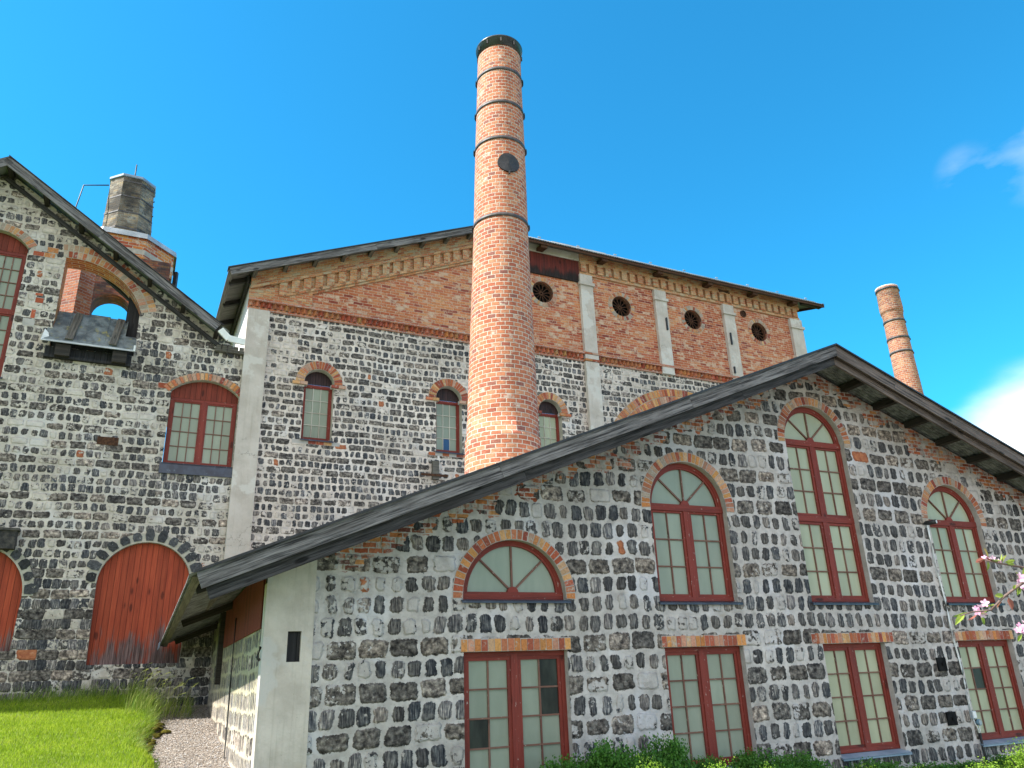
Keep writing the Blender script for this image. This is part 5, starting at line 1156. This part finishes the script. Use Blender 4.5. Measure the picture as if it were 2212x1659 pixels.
# crab apple: a young tree standing to the right, its twigs reaching into view
MT['petal'] = leafmat('apple_petals', (.62, .22, .40), (.75, .40, .55), (.82, .60, .70), .3)
MT['apple_leaf'] = leafmat('apple_leaves', (.16, .26, .04), (.34, .42, .08), (.40, .14, .10), .45)
MT['twig'] = plain_mat('twig_bark', (.10, .065, .055), (.20, .14, .12), 20, .8, .2)
def at(px, py, dist):
    d = (mm.transposed() @ Vector(((px-1106)*1.8228/3025.4, (py-829.5)*1.8228/3025.4, 1))); return EYE+d*dist
tb = at(2480, 1700, 3.0); tb.z = 0
tree = thing('crab_apple_tree', 'flowering crab apple twigs with pink blossom and young leaves at the right edge', 'tree', Vector((tb.x, tb.y, 0)))
tw = MB(); lf = MB(); pt = MB(); rr = random.Random(21)
trunk = MB(); trunk.tube([Vector((tb.x, tb.y, -.1)), Vector((tb.x+.05, tb.y-.03, .5)), Vector((tb.x+.02, tb.y+.04, 1.1)), Vector((tb.x+.10, tb.y, 1.6)), Vector((tb.x+.05, tb.y+.06, 2.1)), Vector((tb.x+.16, tb.y+.02, 2.6)), Vector((tb.x+.22, tb.y+.08, 3.1))], .04, 10, True, [.034, .028, .024, .02, .016, .010, .004]); trunk.build('trunk', 'twig', tree)
def leafat(p, d, L, w=.33, k=None):
    q = rr.random() if k is None else k; lf.col = (q, q, q); d = d.normalized(); sd = d.cross(Vector((rr.gauss(0, 1), rr.gauss(0, 1), rr.gauss(0, 1)))).normalized(); nn = d.cross(sd)*L*.12
    a, b, c, e = p, p+d*L*.35+sd*L*w*.5+nn, p+d*L*.7+sd*L*w*.38+nn, p+d*L; f_, g_ = p+d*L*.35-sd*L*w*.5+nn, p+d*L*.7-sd*L*w*.38+nn; mid1, mid2 = p+d*L*.35, p+d*L*.7
    lf.face([a, mid1, b]); lf.face([a, f_, mid1]); lf.face([mid1, mid2, c, b]); lf.face([mid1, f_, g_, mid2]); lf.face([mid2, e, c]); lf.face([mid2, g_, e])
def flower(p, R):
    ax_ = Vector((rr.gauss(-.2, .5), rr.gauss(-.8, .4), rr.gauss(.1, .5))).normalized(); t = ax_.orthogonal().normalized(); b = ax_.cross(t)
    for k in range(5):
        a = k*1.2566+rr.uniform(-.1, .1); d = t*math.cos(a)+b*math.sin(a); s2 = -t*math.sin(a)+b*math.cos(a); q = rr.uniform(.2, 1); pt.col = (q, q, q)
        pt.face([p, p+d*R*.55+s2*R*.36+ax_*R*.18, p+d*R+s2*R*.15+ax_*R*.32, p+d*R-s2*R*.15+ax_*R*.32, p+d*R*.55-s2*R*.36+ax_*R*.18])
def branch(ptsx, dist, leaves, flowers, thick=.004):
    P = [at(x, y, dist+dd_) for (x, y, dd_) in ptsx]; tw.tube([Vector((tb.x, tb.y, 1.9))]+P, thick, 6, True, [.014]+[thick*(1.5-1.2*i/len(P)) for i in range(len(P))])
    for (x, y, L, dx, dy, k) in leaves: p = at(x, y, dist); leafat(p, (at(x+dx, y+dy, dist+rr.uniform(-.02, .02))-p), L, .36, k)
    for (x, y, R) in flowers: flower(at(x, y, dist+rr.uniform(-.02, .02)), R*.72)
branch([(2290, 1215, .1), (2205, 1262, 0), (2170, 1288, 0), (2140, 1318, -.02), (2100, 1322, -.02), (2074, 1330, -.03)], 2.7,
       [(2172, 1290, .050, -22, -4, .5), (2168, 1292, .045, -14, 22, .95), (2178, 1290, .05, 8, 24, 1), (2150, 1306, .045, -22, 8, .35), (2138, 1318, .05, -22, 12, .3), (2112, 1325, .045, -18, 12, 1), (2085, 1325, .055, -22, 26, .45), (2090, 1322, .05, -20, 6, .3), (2120, 1330, .035, 4, 16, .3), (2190, 1275, .03, 4, -12, .5)],
       [(2120, 1311, .022), (2128, 1303, .020), (2113, 1322, .020), (2124, 1327, .018), (2108, 1316, .017), (2206, 1262, .020), (2212, 1250, .022), (2204, 1245, .02)])
branch([(2290, 1250, .1), (2212, 1226, .02), (2160, 1217, 0), (2120, 1208, 0)], 3.1,
       [(2170, 1215, .045, 18, -4, .5), (2165, 1216, .04, 8, -14, .6), (2150, 1214, .04, -14, -8, 1), (2135, 1206, .045, -8, -18, .75), (2128, 1207, .05, -26, 10, 1), (2138, 1208, .05, 24, 2, .45), (2134, 1212, .04, -2, 18, .3), (2172, 1214, .04, 22, 6, .5), (2160, 1212, .03, 2, -10, .5)],
       [(2133, 1208, .018), (2126, 1205, .016), (2144, 1206, .016), (2158, 1212, .013)])
branch([(2300, 1250, .1), (2240, 1238, 0), (2210, 1262, 0), (2200, 1275, 0)], 2.9, [(2206, 1260, .04, -14, 4, 1), (2204, 1262, .045, -4, 16, .4), (2208, 1252, .04, -10, -12, .6), (2212, 1246, .04, 2, -16, .5)], [(2208, 1256, .02), (2214, 1264, .02), (2208, 1268, .018), (2200, 1254, .016)])
branch([(2300, 1400, .1), (2240, 1385, 0), (2215, 1362, 0)], 2.8, [(2208, 1370, .035, -8, 14, .3), (2214, 1352, .03, 4, -12, .5)], [(2204, 1353, .02), (2212, 1360, .021), (2199, 1362, .018), (2215, 1346, .018)])
rs = (mm.transposed() @ Vector((1, 0, 0)))                        # the rest of the crown grows away to the right
for i in range(16):
    z0 = 1.1+i*.12; a = Vector((tb.x+.08, tb.y+.03, z0)); d = (Vector((rs.x, rs.y, 0)).normalized()*rr.uniform(.5, 1)+Vector((rr.uniform(.0, .5), rr.uniform(-.8, .8), rr.uniform(.3, .9)))).normalized(); L = rr.uniform(.45, .95)
    P_ = [a, a+d*L*.4+Vector((0, 0, -.02)), a+d*L*.75+Vector((rr.uniform(-.05, .05), rr.uniform(-.05, .05), .03)), a+d*L]; tw.tube(P_, .004, 6, True, [.010, .007, .004, .002])
    for k in range(22):
        t = rr.uniform(.2, 1); p = a+d*L*t+Vector((rr.gauss(0, .012), rr.gauss(0, .012), rr.gauss(0, .012))); leafat(p, Vector((rr.gauss(0, 1), rr.gauss(0, 1), rr.gauss(.3, .8))), rr.uniform(.03, .05), .4)
    for k in range(9):
        t = rr.uniform(.3, 1); flower(a+d*L*t+Vector((rr.gauss(0, .02), rr.gauss(0, .02), rr.gauss(0, .02))), .016)
tw.build('twigs', 'twig', tree); lf.build('leaves', 'apple_leaf', tree); pt.build('blossom', 'petal', tree)
